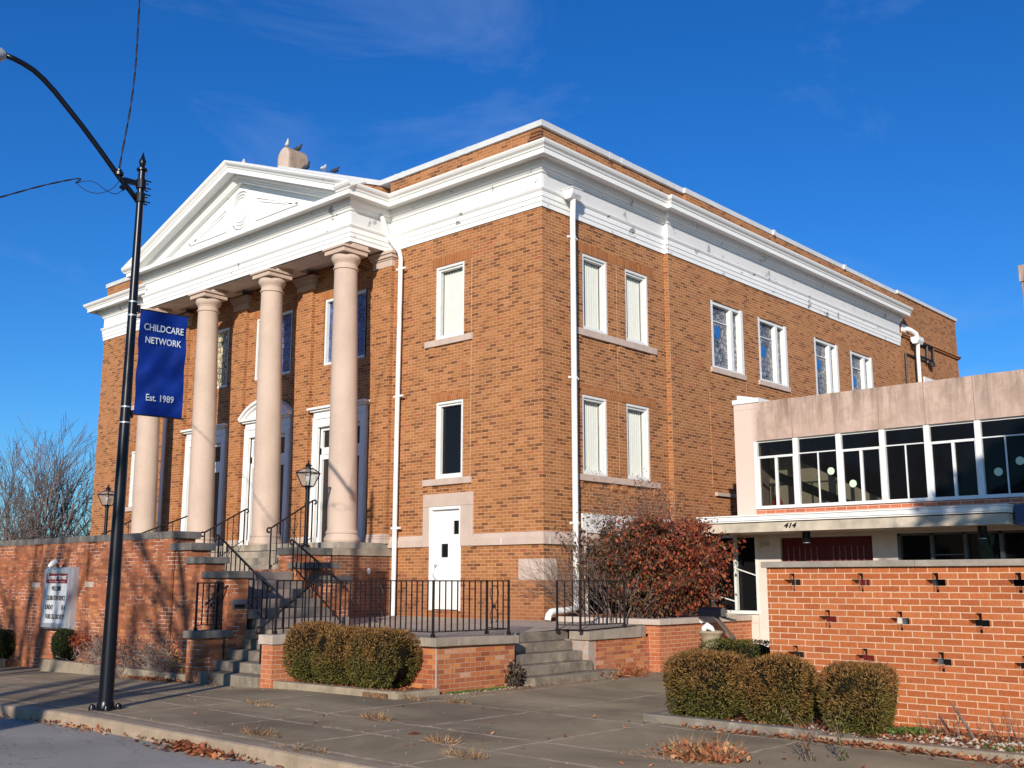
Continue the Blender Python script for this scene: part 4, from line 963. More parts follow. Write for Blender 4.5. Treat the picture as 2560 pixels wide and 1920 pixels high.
# lower storey
b = MB(); holed(b, 'y', 3.2, 3.45, .12, 13.4, -1.2, 1.66, [(.3, 2.745, .035, 1.45), (3.26, 5.10, -.9, 1.42), (5.56, 12.9, -.85, 1.44)]); weld(b.build('lower_wall', M['panel'], an, fix=False))
b = MB()
for x in (.3, .95, 1.69, 2.235, 2.72): b.box(x-.0, x+.05, 3.19, 3.28, .04, 1.45)
b.box(.3, 2.77, 3.16, 3.28, -.03, .035)
F = b.build('lobby_window', M['white_win'], an)
MB().box(.3, 2.745, 3.30, 3.305, .035, 1.45).build('pane', M['glass'], F)
b = MB(); b.bar((2.29, 3.24, .835), (2.72, 3.24, .705), .011); b.bar((1.75, 3.24, .325), (2.23, 3.24, .205), .011); b.build('brace_rod', M['white_win'], F)
b = MB(); b.box(2.745, 2.755, 3.194, 3.2, -1.1, .03); b.box(2.18, 2.745, 3.1945, 3.2, -.20, -.19); b.box(2.176, 2.186, 3.194, 3.2, -1.1, -.03); b.build('panel_joint', M['coping_bed'], an)
for k, (x0, x1) in enumerate(((3.27, 4.16), (4.17, 5.09))):
    D = MB().box(x0, x1, 3.26, 3.31, -.88, 1.41).build('door', M['red_door'], an)
    q = MB()
    for x in ((3.406, 3.524, 3.640, 3.758, 3.875, 3.996) if k == 0 else (4.325, 4.445, 4.563, 4.681, 4.798, 4.913)): q.box(x-.011, x+.011, 3.245, 3.259, -.7, 1.25)
    q.build('door_slats', M['slat'], D)
    if k == 0: MB().box(3.33, 4.12, 3.25, 3.258, -.8, .95).build('door_glass', M['dark'], D)
b = MB()
for x in (5.56, 6.14, 6.71, 7.30, 7.9, 8.5, 9.1): b.box(x, x+.055, 3.21, 3.30, -.85, 1.44)
b.box(5.56, 9.2, 3.21, 3.30, 1.40, 1.44); b.box(6.19, 6.71, 3.215, 3.28, 1.045, 1.065)
F = b.build('dark_window_band', M['grey_metal'], an)
MB().box(5.6, 12.9, 3.31, 3.315, -.85, 1.41).build('pane', M['glass'], F)
text('wall_letters', 'JUS', .105, (2.94, 3.188, 1.305), (1, 0, 0), M['coping_bed'], an, bold=.008, sx=1.25, ext=.008)
# tall stone tower of the annex at the right edge
tn = MB(); tn.box(7.50, 9.2, 5, 6.2, 3.5, 6.10); tn.box(7.47, 9.23, 4.97, 6.23, 6.101, 6.42)
prop(tn.build('stone_chimney', M['annex_stone'], bevel=.01), 'tall stone chimney rising above the annex at the right edge of the view', 'chimney')

# ------------------------------------------------------------------ ironwork
def scroll(mb, c, ax, s=1.0):
    """double heart scroll about point c; ax = unit horizontal direction"""
    a = Vector(ax); c = Vector(c)
    for sg in (-1, 1):
        up = []; lo = []
        for i in range(15):
            t = i/14
            up.append(c+a*sg*(.012+.085*math.sin(t*2.5)*s*.9)*(1 if t < .9 else .75)+Vector((0, 0, .02+.27*t*s)))
        tip = up[-1]; ce = tip-a*sg*.022
        for i in range(1, 9): an_ = i/8*4.4; up.append(ce+a*sg*.022*math.cos(an_)*(1-i/14)+Vector((0, 0, .022*math.sin(an_)*(1-i/14))))
        mb.tube(up, .0055, 5)
        for i in range(13):
            t = i/12; lo.append(c+a*sg*(.012+.075*math.sin(t*2.9)*s)+Vector((0, 0, -.02-.21*t*s)))
        tip = lo[-1]; ce = tip+a*sg*.02+Vector((0, 0, .0))
        for i in range(1, 9): an_ = PI+i/8*4.0*1; lo.append(ce+a*sg*.02*math.cos(an_)+Vector((0, 0, .02-.02*math.sin(an_)-.02)))
        mb.tube(lo, .0055, 5)
    mb.obox(c, a, .014, .018, .02)
def railing(name, label, runs, zt=.605, zb=-.10, sp=.115, scr=(), diag=None):
    """runs: list of polylines (x, y, zfoot)"""
    t = thing(name, label, 'railing', (runs[0][0][0], runs[0][0][1], runs[0][0][2]))
    top = MB(); bot = MB(); n = 0
    for run in runs:
        for i in range(len(run)-1):
            a, c = Vector(run[i]), Vector(run[i+1]); za, zc = zt, zt
            top.bar((a.x, a.y, zt), (c.x, c.y, zt), .019, .009); bot.bar((a.x, a.y, zb), (c.x, c.y, zb), .008, .008)
            d = c-a; d.z = 0; L_ = d.length; k = max(1, round(L_/sp))
            for j in range(1, k):
                p = a+d*(j/k); MB().bar((p.x, p.y, zb), (p.x, p.y, zt), .0075).build('baluster', M['iron'], t)
            for s_ in scr:
                if s_[0] == n:
                    p = a+d*s_[1]; q = MB(); scroll(q, (p.x, p.y, (zt+zb)/2-.02), d.normalized()); q.build('scroll_ornament', M['iron'], t)
            n += 1
        for p in run:
            q = MB(); q.bar((p[0], p[1], p[2]), (p[0], p[1], zt+.012), .014); q.box(p[0]-.024, p[0]+.024, p[1]-.024, p[1]+.024, p[2], p[2]+.05); q.build('post', M['iron'], t)
    top.build('top_rail', M['iron'], t); bot.build('bottom_rail', M['iron'], t)
    if diag:
        q = MB(); q.bar(diag[0], diag[1], .012); q.build('brace', M['iron'], t)
    return t
railing('terrace_railing', 'long black iron railing with heart scrolls along the terrace behind the hedges', [[(-.24, -5.88, -.184), (-.24, -5.04, -.176), (.92, -5.03, -.176), (2.27, -5.02, -.176), (2.33, -3.52, -.19), (1.86, -3.50, -.195)]], scr=[(2, .02+.12), (3, .80)])
railing('terrace_railing', 'short black iron railing in front of the autumn bush right of the side stair', [[(1.95, -1.93, -.205), (2.33, -1.80, -.205), (2.33, -.60, -.178)]], scr=[(1, .45)])
railing('pier_railing', 'small square black railing on the low pier left of the front steps', [[(-2.12, -6.08, -.185), (-2.12, -5.55, -.185)], [(-2.26, -5.62, -.185), (-2.12, -5.62, -.185)]], zt=.565, scr=[(0, .5)], diag=((-2.0, -5.56, .55), (-2.0, -6.0, .22)))
def handrail(label, a, c, zfa, zfc, n, mat='iron', scr=False, name='handrail', bot=True):
    """sloped rail from a (low) to c (high), curled at both ends, posts down to zfa / zfc"""
    t = thing(name, label, 'railing', (a[0], a[1], zfa)); A, B_ = Vector(a), Vector(c); d = (B_-A); h = Vector((d.x, d.y, 0)).normalized()
    pts = []
    for i in range(9):
        an_ = -2.6+i/8*2.6*1.0; pts.append(A+h*(-.05+.045*math.sin(an_)*0)+h*(-.045*math.cos((8-i)/8*3.9))*1.0*0+Vector((0, 0, 0)))
    lo = []; cc = A-h*.055-Vector((0, 0, .055))
    for i in range(10, -1, -1):
        an_ = PI/2+i/10*3.9; lo.append(cc+h*.055*math.cos(an_)*(1-.4*i/10)+Vector((0, 0, .055*math.sin(an_)*(1-.4*i/10))))
    hi = []; cc = B_+h*.06-Vector((0, 0, .03))
    for i in range(11):
        an_ = PI*.62-i/10*3.7; hi.append(cc+h*.05*math.cos(an_)*(1-.4*i/10)+Vector((0, 0, .05*math.sin(an_)*(1-.4*i/10))))
    q = MB(); q.tube(lo+[A, B_]+hi, .019, 8); q.build('top_rail', M[mat], t, smooth=True)
    for j in range(n):
        f = j/(n-1); p = A+d*f; zf = zfa+(zfc-zfa)*f; off = .10 if 0 < j < n-1 else 0
        MB().bar((p.x, p.y, zf+off), (p.x, p.y, p.z), .012 if off == 0 else .0075).build('post' if off == 0 else 'baluster', M[mat], t)
    if bot: q = MB(); q.bar((A.x, A.y, zfa+.10), (B_.x, B_.y, zfc+.10), .008); q.build('bottom_rail', M[mat], t)
    if scr:
        p = A+d*.55; q = MB(); scroll(q, (p.x, p.y, p.z-.42), h); q.build('scroll_ornament', M[mat], t)
    return t
handrail('black handrail with curled ends on the porch steps behind the near lamp post', (-5.38, -2.44, 1.68), (-5.38, -1.40, 2.30), .77, 1.41, 8, scr=True)
handrail('black handrail with curled ends on the porch steps in front of the arched doorway', (-7.85, -2.48, 1.66), (-7.85, -1.46, 2.21), .77, 1.41, 8)
handrail('black handrail just left of the second column, partly behind the retaining wall', (-11.4, -2.3, 1.66), (-11.4, -.80, 2.24), .77, 1.41, 8)
handrail('black handrail in front of the leftmost column beside the street light', (-14.2, -1.6, 1.85), (-14.2, -.62, 2.34), .9, 1.41, 7)
handrail('sturdy black handrail running down the shaded side flight beside the stepped wall', (-1.75, -5.0, .52), (-3.28, -5.0, 1.38), -.18, .77, 12)
handrail('black handrail running down along the stepped cheek wall to the terrace', (-1.62, -3.56, .58), (-3.05, -3.56, 1.33), -.18, .77, 12)
hr = handrail('black handrail of the front steps rising beside the slim brick pier', (-.42, -6.0, -.08), (-.42, -5.02, .60), -.62, -.17, 6, bot=False)

# ------------------------------------------------------------------ lantern posts
def lantern_post(label, x, y, z):
    t = thing('lamp_post', label, 'street lamp', (x, y, z), 'lantern posts in front of the portico'); H = 1.24
    q = MB(); q.lathe([(.09, z), (.09, z+.04), (.05, z+.07), (.042, z+.3), (.042, z+H-.05), (.055, z+H-.04), (.055, z+H)], x, y, 16); q.build('post', M['black'], t, smooth=True, autos=40)
    ang = .35
    def ring(hw, zz): return [(x+hw*1.414*math.cos(ang+PI/4+k*PI/2), y+hw*1.414*math.sin(ang+PI/4+k*PI/2), zz) for k in range(4)]
    lo, mi, hi = ring(.085, z+H+.02), ring(.178, z+H+.295), ring(.075, z+H+.39)
    fr = MB()
    for Rg in (lo, mi, hi):
        for k in range(4): fr.bar(Rg[k], Rg[(k+1) % 4], .011)
    for k in range(4): fr.bar(lo[k], mi[k], .010); fr.bar(mi[k], hi[k], .010)
    fr.add(lo+[(p[0], p[1], p[2]-.02) for p in lo], [(0, 1, 2, 3), (4, 7, 6, 5)])
    fr.build('lantern_frame', M['black'], t)
    for k in range(4):
        MB().quad(lo[k], lo[(k+1) % 4], mi[(k+1) % 4], mi[k]).build('lantern_pane', M['glass_lantern'], t, fix=False)
        MB().quad(mi[k], mi[(k+1) % 4], hi[(k+1) % 4], hi[k]).build('roof_pane', M['glass_lantern'], t, fix=False)
    q = MB(); q.lathe([(.105, z+H+.39), (.105, z+H+.40), (.05, z+H+.405), (.05, z+H+.435), (.085, z+H+.44), (.03, z+H+.50), (.012, z+H+.51), (.012, z+H+.535), (.02, z+H+.545), (.004, z+H+.57)], x, y, 16); q.build('vent_cap', M['black'], t, smooth=True, autos=40)
    q = MB(); q.lathe([(.02, z+H+.03), (.02, z+H+.1), (.045, z+H+.14), (.05, z+H+.2), (.03, z+H+.26), (.005, z+H+.28)], x, y, 14); q.build('bulb', M['sign_face'], t, smooth=True)
lantern_post('black lantern post standing in front of the right door beside the nearest column', -4.66, -2.08, 1.27)
lantern_post('black lantern post at the far left end of the portico, half behind the street light', -13.25, -2.08, 1.27)

# ------------------------------------------------------------------ notice board on the retaining wall
sb = thing('sign_board', 'aluminium letter board sign with maroon header hanging on the brick retaining wall', 'sign', (-7.42, FY, -.35))
x0, x1, z0, z1, yf = -8.28, -7.13, -.345, .857, -5.80
b = MB(); b.box(x0, x1, yf+.05, FY-.046, z0, z1)
for k in range(4): e = .012*k; b.box(x0+e, x1-e, yf+.05-.016*(k+1), yf+.05-.016*k-.001, z0+e, z1-e) if k < 3 else None
for a, c, e, g in ((x0+.03, x0+.10, z0+.03, z1-.03), (x1-.10, x1-.03, z0+.03, z1-.03), (x0+.10, x1-.10, z1-.11, z1-.03), (x0+.10, x1-.10, z0+.03, z0+.12)): b.box(a, c, yf-.03, yf+.0005, e, g)
b.build('case', M['sign_alu'], sb, bevel=.004)
MB().box(x0+.10, x1-.10, yf-.012, yf+.0, z0+.12, z1-.11).build('letter_panel', M['sign_face'], sb)
MB().box(x0+.11, x1-.11, yf-.018, yf-.013, .545, .735).build('header_panel', M['sign_red'], sb)
xc = (x0+x1)/2; Y_ = yf-.020
text('header_lettering', 'Seymour Harvest', .145, (xc, Y_, .665), (1, 0, 0), M['sign_face'], sb, bold=.002, sx=.80)
text('header_lettering', 'Church', .05, (xc, Y_, .575), (1, 0, 0), M['sign_face'], sb)
for s in (-1, 1): MB().box(xc+s*.12, xc+s*.36, Y_-.001, Y_, .572, .578).build('header_rule', M['sign_face'], sb)
for zz, tx, al in ((.44, 'WELCOME', 0), (.255, 'CELEBRATION SERVICE', 0), (.075, 'SUNDAY', -1), (.075, '10 A', 1), (-.105, 'THURS CELL GROUP 7P', 0)):
    text('lettering', tx, .125, (xc if al == 0 else (xc-.43 if al < 0 else xc+.43), yf-.014, zz), (1, 0, 0), M['sign_txt'], sb, bold=.003, sx=.62 if len(tx) > 10 else .68, align='CENTER' if al == 0 else ('LEFT' if al < 0 else 'RIGHT'))
sp = thing('spotlight', 'small white and green spotlight sitting on top of the letter board sign', 'lamp', (-7.68, -5.8, .86))
b = MB(); b.tube([(-7.68, -5.8, .856), (-7.70, -5.86, .93)], .015, 8); b.build('arm', M['dkgreen'], sp)
b = MB(); b.tube([(-7.66, -5.86, .99), (-7.71, -5.92, .93), (-7.76, -5.97, .87)], [.045, .06, .035], 12); b.build('lamp_head', M['white_win'], sp, smooth=True, autos=50)

# ------------------------------------------------------------------ street light, banner, cables
px, py, pz = .704, -8.971, -.957
sl_ = thing('street_light', 'tall black street light pole with long curved arm beside the blue banner', 'street light', (px, py, pz))
q = MB(); q.lathe([(.088, pz+.05), (.086, pz+.5), (.045, 5.62), (.045, 5.95)], px, py, 28); q.build('pole', M['black'], sl_, smooth=True, autos=40)
q = MB(); q.lathe([(.125, pz), (.125, pz+.03), (.105, pz+.05), (.102, pz+.10), (.092, pz+.13)], px, py, 28)
for k in range(4):
    a = PI/4+k*PI/2+.4; q.lathe([(.042, pz), (.042, pz+.055), (.034, pz+.085), (.012, pz+.10)], px+.15*math.cos(a), py+.15*math.sin(a), 12); q.bar((px, py, pz+.03), (px+.15*math.cos(a), py+.15*math.sin(a), pz+.03), .04, .03)
q.build('base', M['black'], sl_, smooth=True, autos=40)
q = MB(); q.lathe([(.045, 5.95), (.07, 5.96), (.07, 5.985), (.04, 6.0), (.03, 6.02), (.042, 6.05), (.048, 6.09), (.03, 6.13), (.004, 6.22)], px, py, 20); q.build('finial', M['black'], sl_, smooth=True, autos=40)
dn = Vector((-.122, -.9925, 0)); sd = Vector((.9925, -.122, 0))
def ap(t, z): return (px+dn.x*t, py+dn.y*t, z)
q = MB(); q.tube([ap(.04, 5.54), ap(.15, 5.655), ap(.284, 5.785), ap(.568, 6.10), ap(.80, 6.345), ap(1.004, 6.545), ap(1.18, 6.715), ap(1.325, 6.835), ap(1.45, 6.915), ap(1.571, 6.96), ap(1.68, 6.988), ap(1.80, 7.005)], .034, 12); q.build('arm', M['black'], sl_, smooth=True)
q = MB()
for z in (5.58, 5.77):
    q.lathe([(.058, z-.065), (.066, z-.06), (.066, z+.06), (.058, z+.065)], px, py, 16)
    for dz in (-.05, .05):
        for s in (-.05, .05): q.bar((px+sd.x*s-dn.x*.02, py+sd.y*s-dn.y*.02, z+dz), (px+sd.x*s-dn.x*.115, py+sd.y*s-dn.y*.115, z+dz-.006), .007)
q.bar(ap(.04, 5.77), ap(.24, 5.775), .03); q.build('arm_clamp', M['black'], sl_)
q = MB(); q.lathe([(.03, 5.80), (.06, 5.82), (.06, 5.86), (.035, 5.88), (.035, 5.90)], ap(.30, 0)[0], ap(.30, 0)[1], 14); q.tube([ap(.2, 5.66), ap(.26, 5.70)], .045, 10); q.build('insulator', M['black'], sl_)
q = MB()
for i, (t, z, r) in enumerate(()): pass
q.tube([ap(1.79, 6.995), ap(1.84, 6.99), ap(1.93, 6.975), ap(2.2, 6.96), ap(2.45, 6.96)], [.045, .085, .10, .13, .08], 12); q.build('luminaire', M['lumin'], sl_, smooth=True, autos=40)
q = MB()
for z in (4.16, 3.98, 2.78, 2.58):
    rr_ = .086-(z+.46)/(5.62+.46)*.041+.003; q.lathe([(rr_, z-.008), (rr_, z+.008)], px, py, 24)
q.build('steel_band', M['sign_alu'], sl_)
u = Vector((.122, .9925, 0))
for z in (4.085, 2.70):
    q = MB(); q.tube([(px+u.x*.05, py+u.y*.05, z), (px+u.x*.77, py+u.y*.77, z)], .009, 8); q.obox((px+u.x*.075, py+u.y*.075, z), u, .02, .02, .045); q.build('banner_bracket', M['iron'], sl_)
bn = thing('banner', 'blue fabric banner with pale lettering hanging from the street light', 'banner', (px+u.x*.42, py+u.y*.42, 2.7))
q = MB(); n, m_ = 14, 26; base = []
for s in (-1, 1):
    for i in range(n+1):
        for j in range(m_+1):
            t = .105+(.745-.105)*i/n; z = 2.705+(4.08-2.705)*j/m_; wv = .012*math.sin(j*.55+i*.35)+.008*math.sin(i*1.1-j*.8); wv *= min(1, j/3, (m_-j)/3)
            q.v.append((px+u.x*t+sd.x*(wv+s*.002), py+u.y*t+sd.y*(wv+s*.002), z))
K_ = (n+1)*(m_+1)
for s in (0, 1):
    for i in range(n):
        for j in range(m_):
            a = s*K_+i*(m_+1)+j; q.f.append((a, a+m_+1, a+m_+2, a+1))
q.build('fabric', M['banner'], bn, smooth=True, fix=False)
def bt(s, z, size, body, sx=1.0):
    text('lettering', body, size, (px+u.x*s+sd.x*.022, py+u.y*s+sd.y*.022, z), (u.x, u.y, 0), M['banner_text'], bn, sx=sx, bold=.0012, ext=.001)
bt(.425, 3.855, .128, 'CHILDCARE', .78); bt(.425, 3.685, .122, 'NETWORK', .80); bt(.425, 2.93, .125, 'Est. 1989', .82)
def cable(label, pts, r=.008, tw=True):
    q = MB(); P = []; V = [Vector(p) for p in pts]; V = [V[0]*2-V[1]]+V+[V[-1]*2-V[-2]]
    for i in range(1, len(V)-2):
        a, b0, c, d = V[i-1:i+3]; k = max(5, int((c-b0).length/.06))
        for j in range(k):
            t = j/k; P.append(.5*((2*b0)+(c-a)*t+(2*a-5*b0+4*c-d)*t*t+(3*b0-a-3*c+d)*t**3))
    P.append(V[-2])
    if tw:
        for ph in (0, PI): q.tube([p+Vector((.008*math.cos(i*.8+ph), .008*math.sin(i*.8+ph), .006*math.sin(i*.31))) for i, p in enumerate(P)], r, 5)
    else: q.tube(P, r, 5)
    return prop(q.build('cable', M['wire'], smooth=True), label, 'cable')
cable('black twisted cable rising from the street light arm to the top of the view', [(.667, -9.27, 5.90), (.80, -9.22, 7.1), (1.04, -9.343, 8.487), (2.6, -10.12, 11.2)], .007)
cable('black twisted cable running off to the left from the street light arm', [(-9.08, -7.52, 8.35), (-4.0, -9.2, 6.75), (-.95, -10.41, 5.537), (.50, -9.80, 5.66), (.55, -9.77, 5.60)], .008)
cable('thin slack loop of wire hanging between the left cable and the pole', [(.55, -9.77, 5.60), (.62, -9.67, 5.51), (.70, -9.55, 5.485), (.76, -9.42, 5.55), (.74, -9.32, 5.67), (.69, -9.26, 5.79)], .005, False)
cable('second thin loop of wire dropping under the street light arm', [(.55, -9.77, 5.60), (.63, -9.68, 5.63), (.70, -9.60, 5.62), (.76, -9.46, 5.53), (.76, -9.34, 5.52), (.71, -9.22, 5.62)], .005, False)

# ------------------------------------------------------------------ small things
def pigeon(label, x, y, z, ang, mat, s=1.0):
    h = Vector((math.cos(ang), math.sin(ang), 0)); q = MB(); c = Vector((x, y, z))
    P = [(-.17, .045, .008), (-.12, .06, .022), (-.07, .085, .045), (0, .105, .062), (.05, .125, .055), (.075, .16, .034), (.082, .20, .026), (.095, .222, .028), (.118, .225, .018), (.14, .218, .004)]
    q.tube([c+h*a*s+Vector((0, 0, b_*s)) for a, b_, r in P], [r*s for a, b_, r in P], 10)
    for sg in (-1, 1):
        w = Vector((-h.y, h.x, 0))*sg*.02; q.tube([c+w+Vector((0, 0, .06)), c+w, c+w+h*.03], .005, 4)
    return prop(q.build('pigeon', mat, smooth=True), label, 'bird', 'pigeons on the church roof')
pigeon('pale pigeon with dark tail crouching on the right pediment slope just past the peak', -9.02, -1.20, 11.02, 2.6, M['pigeon_w'])
pigeon('small dark pigeon half hidden behind the pediment slope left of the stone ornament', -9.55, .12, 11.28, 1.2, M['pigeon_d'], .9)
pigeon('pale pigeon with dark head standing on top of the stone roof ornament', -9.0, .08, 11.92, -.4, M['pigeon_w'], .95)
pigeon('black pigeon standing at the back of the stone roof ornament top', -9.0, .42, 11.91, .8, M['pigeon_d'])
pigeon('dark pigeon tucked against the right foot of the stone roof ornament', -8.60, .42, 11.26, .3, M['pigeon_d'], 1.1)
pigeon('white headed pigeon standing alone on the sloping metal coping', -7.40, .10, 10.82, 2.0, M['pigeon_w'], 1.0)
pigeon('grey brown pigeon lowest on the sloping metal coping', -6.93, .10, 10.64, 1.4, M['pigeon_d'], .95)
mbx = thing('mailbox', 'black dome topped mailbox with open door on a slanted wooden arm', 'mailbox', (3.1, 1.35, -.05))
my = 1.25
b = MB(); pr = [(-.09, 0), (.09, 0), (.09, .10)]+[(.09*math.cos(t*PI/10), .10+.07*math.sin(t*PI/10)) for t in range(1, 10)]+[(-.09, .10)]
b.prism(pr, lambda p, z: (2.67, my+p, -.025+z), lambda p, z: (3.14, my+p, -.025+z)); b.build('box', M['black'], mbx)
b = MB(); b.prism([(p*.9, z*.92+.005) for p, z in pr], lambda p, z: (3.135, my+p, -.02+z), lambda p, z: (3.143, my+p, -.02+z)); b.build('opening', M['glass_lantern'], mbx)
b = MB(); b.obox((3.24, my, -.055), (1, 0, -.22), .09, .11, .006); b.build('open_door', M['black'], mbx)
b = MB(); b.bar((2.98, my, -.03), (3.34, my, -.40), .045, .02); b.build('arm', M['bark'], mbx)
pt = thing('flower_pot', 'weathered terracotta pot with a white figure in it beside the bed wall', 'pot', (3.3, .55, -.93))
q = MB(); q.lathe([(.13, -.93), (.155, -.36), (.185, -.30), (.215, -.27), (.215, -.235), (.19, -.235), (.18, -.29)], 3.30, .55, 28); q.build('pot', M['pot'], pt, smooth=True, autos=35)
q = MB(); q.lathe([(.175, -.30), (.17, -.285)], 3.30, .55, 20); q.build('soil', M['soil'], pt)
fg = thing('garden_figure', 'small white garden ornament lying in the terracotta pot', 'ornament', (3.28, .55, -.28))
q = MB(); q.tube([(3.18, .5, -.27), (3.2, .51, -.20), (3.25, .53, -.15), (3.32, .56, -.20), (3.36, .57, -.25)], [.03, .055, .06, .045, .02], 10); q.tube([(3.17, .49, -.11), (3.13, .47, -.07)], .012, 6); q.build('body', M['white'], fg, smooth=True)

# ------------------------------------------------------------------ plants
rnd = random.Random(7)
def leafquad(mb, p, nrm, up, L_, w, fold=0.0):
    nrm = nrm.normalized(); t = up-nrm*up.dot(nrm)
    if t.length < 1e-4: t = Vector((1, 0, 0))-nrm*nrm.x
    t.normalize(); s = nrm.cross(t)
    n = len(mb.v)
    mb.v += [tuple(p), tuple(p+t*L_*.5+s*w), tuple(p+t*L_+nrm*fold), tuple(p+t*L_*.5-s*w)]; mb.f.append((n, n+1, n+2, n+3))
def rv(r=rnd): 
    while 1:
        v = Vector((r.uniform(-1, 1), r.uniform(-1, 1), r.uniform(-1, 1)))
        if .05 < v.length < 1: return v
def hedge(label, cx, cy, z0, hx, hy, h, n, mat, seed, name='hedge', size=.030, taper=.22, pw=3.2, group=None, gaps=()):
    r = random.Random(seed); t = thing(name, label, 'hedge', (cx, cy, z0), group)
    mb = MB(); zc = z0+h*.5; lump = [(rv(r).normalized(), r.uniform(-.16, .07)) for _ in range(26)]
    for _ in range(n):
        d = rv(r).normalized(); e = (abs(d.x)**pw+abs(d.y)**pw+abs(d.z)**pw)**(-1/pw)
        q = d*e; sc = 1-taper*max(0, -q.z)**1.2
        bump = sum(a*max(0, d.dot(u_)-.84)*5 for u_, a in lump)
        k = r.uniform(.86, 1.0)**.6*(1+bump)
        if any((d-Vector(g_[0]).normalized()).length < g_[1] for g_ in gaps): 
            if r.random() < .93: continue
        if mb is None: pass
        p = Vector((cx+q.x*hx*sc*k, cy+q.y*hy*sc*k, zc+q.z*h*.5*min(k, 1.02)))
        up = (d*1.0+rv(r)*.8+Vector((0, 0, .35))).normalized()
        leafquad(mb, p, rv(r), up, size*(r.uniform(.7, 1.6) if r.random() < .96 else r.uniform(1.8, 3.2)), size*.17*r.uniform(.8, 1.4))
    mb.build('foliage', mat, t, fix=False)
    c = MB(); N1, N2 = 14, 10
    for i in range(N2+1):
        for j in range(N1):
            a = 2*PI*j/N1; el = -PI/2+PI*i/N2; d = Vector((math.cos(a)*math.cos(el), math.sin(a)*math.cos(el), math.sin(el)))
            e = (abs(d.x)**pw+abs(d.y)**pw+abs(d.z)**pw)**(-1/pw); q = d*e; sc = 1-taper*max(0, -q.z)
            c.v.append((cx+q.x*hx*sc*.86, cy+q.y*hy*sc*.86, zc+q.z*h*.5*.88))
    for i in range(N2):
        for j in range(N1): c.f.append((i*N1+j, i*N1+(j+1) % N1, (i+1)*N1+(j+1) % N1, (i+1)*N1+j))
    c.build('shade_core', M['hedge_core'], t, smooth=True)  # solid near-black core: blocks see-through, stands in for shade inside the hedge
    s_ = MB(); 
    for k in range(5): a = k*1.3; s_.tube([(cx, cy, z0-.05), (cx+.10*math.cos(a), cy+.10*math.sin(a), z0+h*.3)], .013, 6)
    s_.build('trunk', M['stem'], t)
    return t
hedge('bushy green and bronze clipped hedge next to the slim brick pier', .26, -5.48, -.87, .42, .42, .85, 15000, M['hedge'], 1, pw=4.2)
hedge('narrow clipped hedge in the middle of the trio below the terrace railing', .93, -5.47, -.87, .40, .42, .80, 14000, M['hedge'], 2, pw=4.2)
hedge('widest rust tipped clipped hedge of the trio, by the terrace corner', 1.72, -5.46, -.86, .46, .42, .80, 17000, M['hedge'], 3, pw=4.0)
hedge('large square clipped hedge at the left end of the timber edged bed', 6.60, -4.84, -.92, .44, .40, .74, 18000, M['hedge_r'], 4, size=.030, taper=.14, pw=4.5, gaps=(((.35, -1, .3), .05), ((.5, -1, .22), .04)))
hedge('square clipped brown hedge with a dark hole, touching the large one', 7.44, -4.72, -.92, .365, .38, .72, 16000, M['hedge_r'], 5, taper=.14, pw=4.5, gaps=(((-.05, -1, .5), .09), ((.05, -1, .36), .09), ((.13, -1, .24), .07)))
hedge('brown rounded clipped hedge standing alone in front of the screen wall', 8.36, -4.78, -.91, .335, .34, .66, 14000, M['hedge_r'], 6, taper=.12, pw=4.6)
hedge('low bright green hedge tucked behind the brown ones at the end of the screen wall', 5.45, -2.15, -.95, .52, .42, .74, 11000, M['hedge_g'], 8, pw=5, taper=.05)
hedge('dark round evergreen shrub at the far left foot of the retaining wall', -10.2, -5.85, -1.05, .52, .35, .62, 9000, M['dkgreen'], 9, name='shrub')
hedge('small dark green shrub at the left end of the planter below the letter board sign', -7.15, -5.82, -.98, .32, .2, .66, 6000, M['dkgreen'], 10, name='shrub', size=.035, pw=2.2)

def branchy(mb, p, d, L_, r_, lev, rg, kids=(4, 4, 4, 4), up=.12, spread=.65, sides=5, seg=4, curl=.22, minr=.003, pts_out=None):
    pts = [p]; dd = d.copy()
    for i in range(seg):
        dd = (dd+rv(rg)*curl*.5+Vector((0, 0, up))).normalized(); pts.append(pts[-1]+dd*L_/seg)
    mb.tube(pts, [max(minr, r_*(1-.55*i/seg)) for i in range(seg+1)], sides, caps=False)
    if pts_out is not None and lev <= 1: pts_out += [(pts[-1], dd.copy()), (pts[-2], dd.copy())]
    if lev <= 0: return
    k = kids[lev-1]
    for j in range(k):
        f = .3+.7*(j+rg.random()*.6)/k; i = min(seg-1, int(f*seg)); q = pts[i].lerp(pts[i+1], f*seg-i) if f < 1 else pts[-1]
        ax_ = dd.cross(rv(rg)).normalized(); nd = (dd*math.cos(spread)+ax_*math.sin(spread)*rg.uniform(.6, 1.2)).normalized()
        branchy(mb, q, nd, L_*rg.uniform(.52, .74), r_*(1-.5*f)*.62, lev-1, rg, kids, up, spread, max(3, sides-1), max(2, seg-1) if lev < 3 else seg, curl*1.1, minr, pts_out)
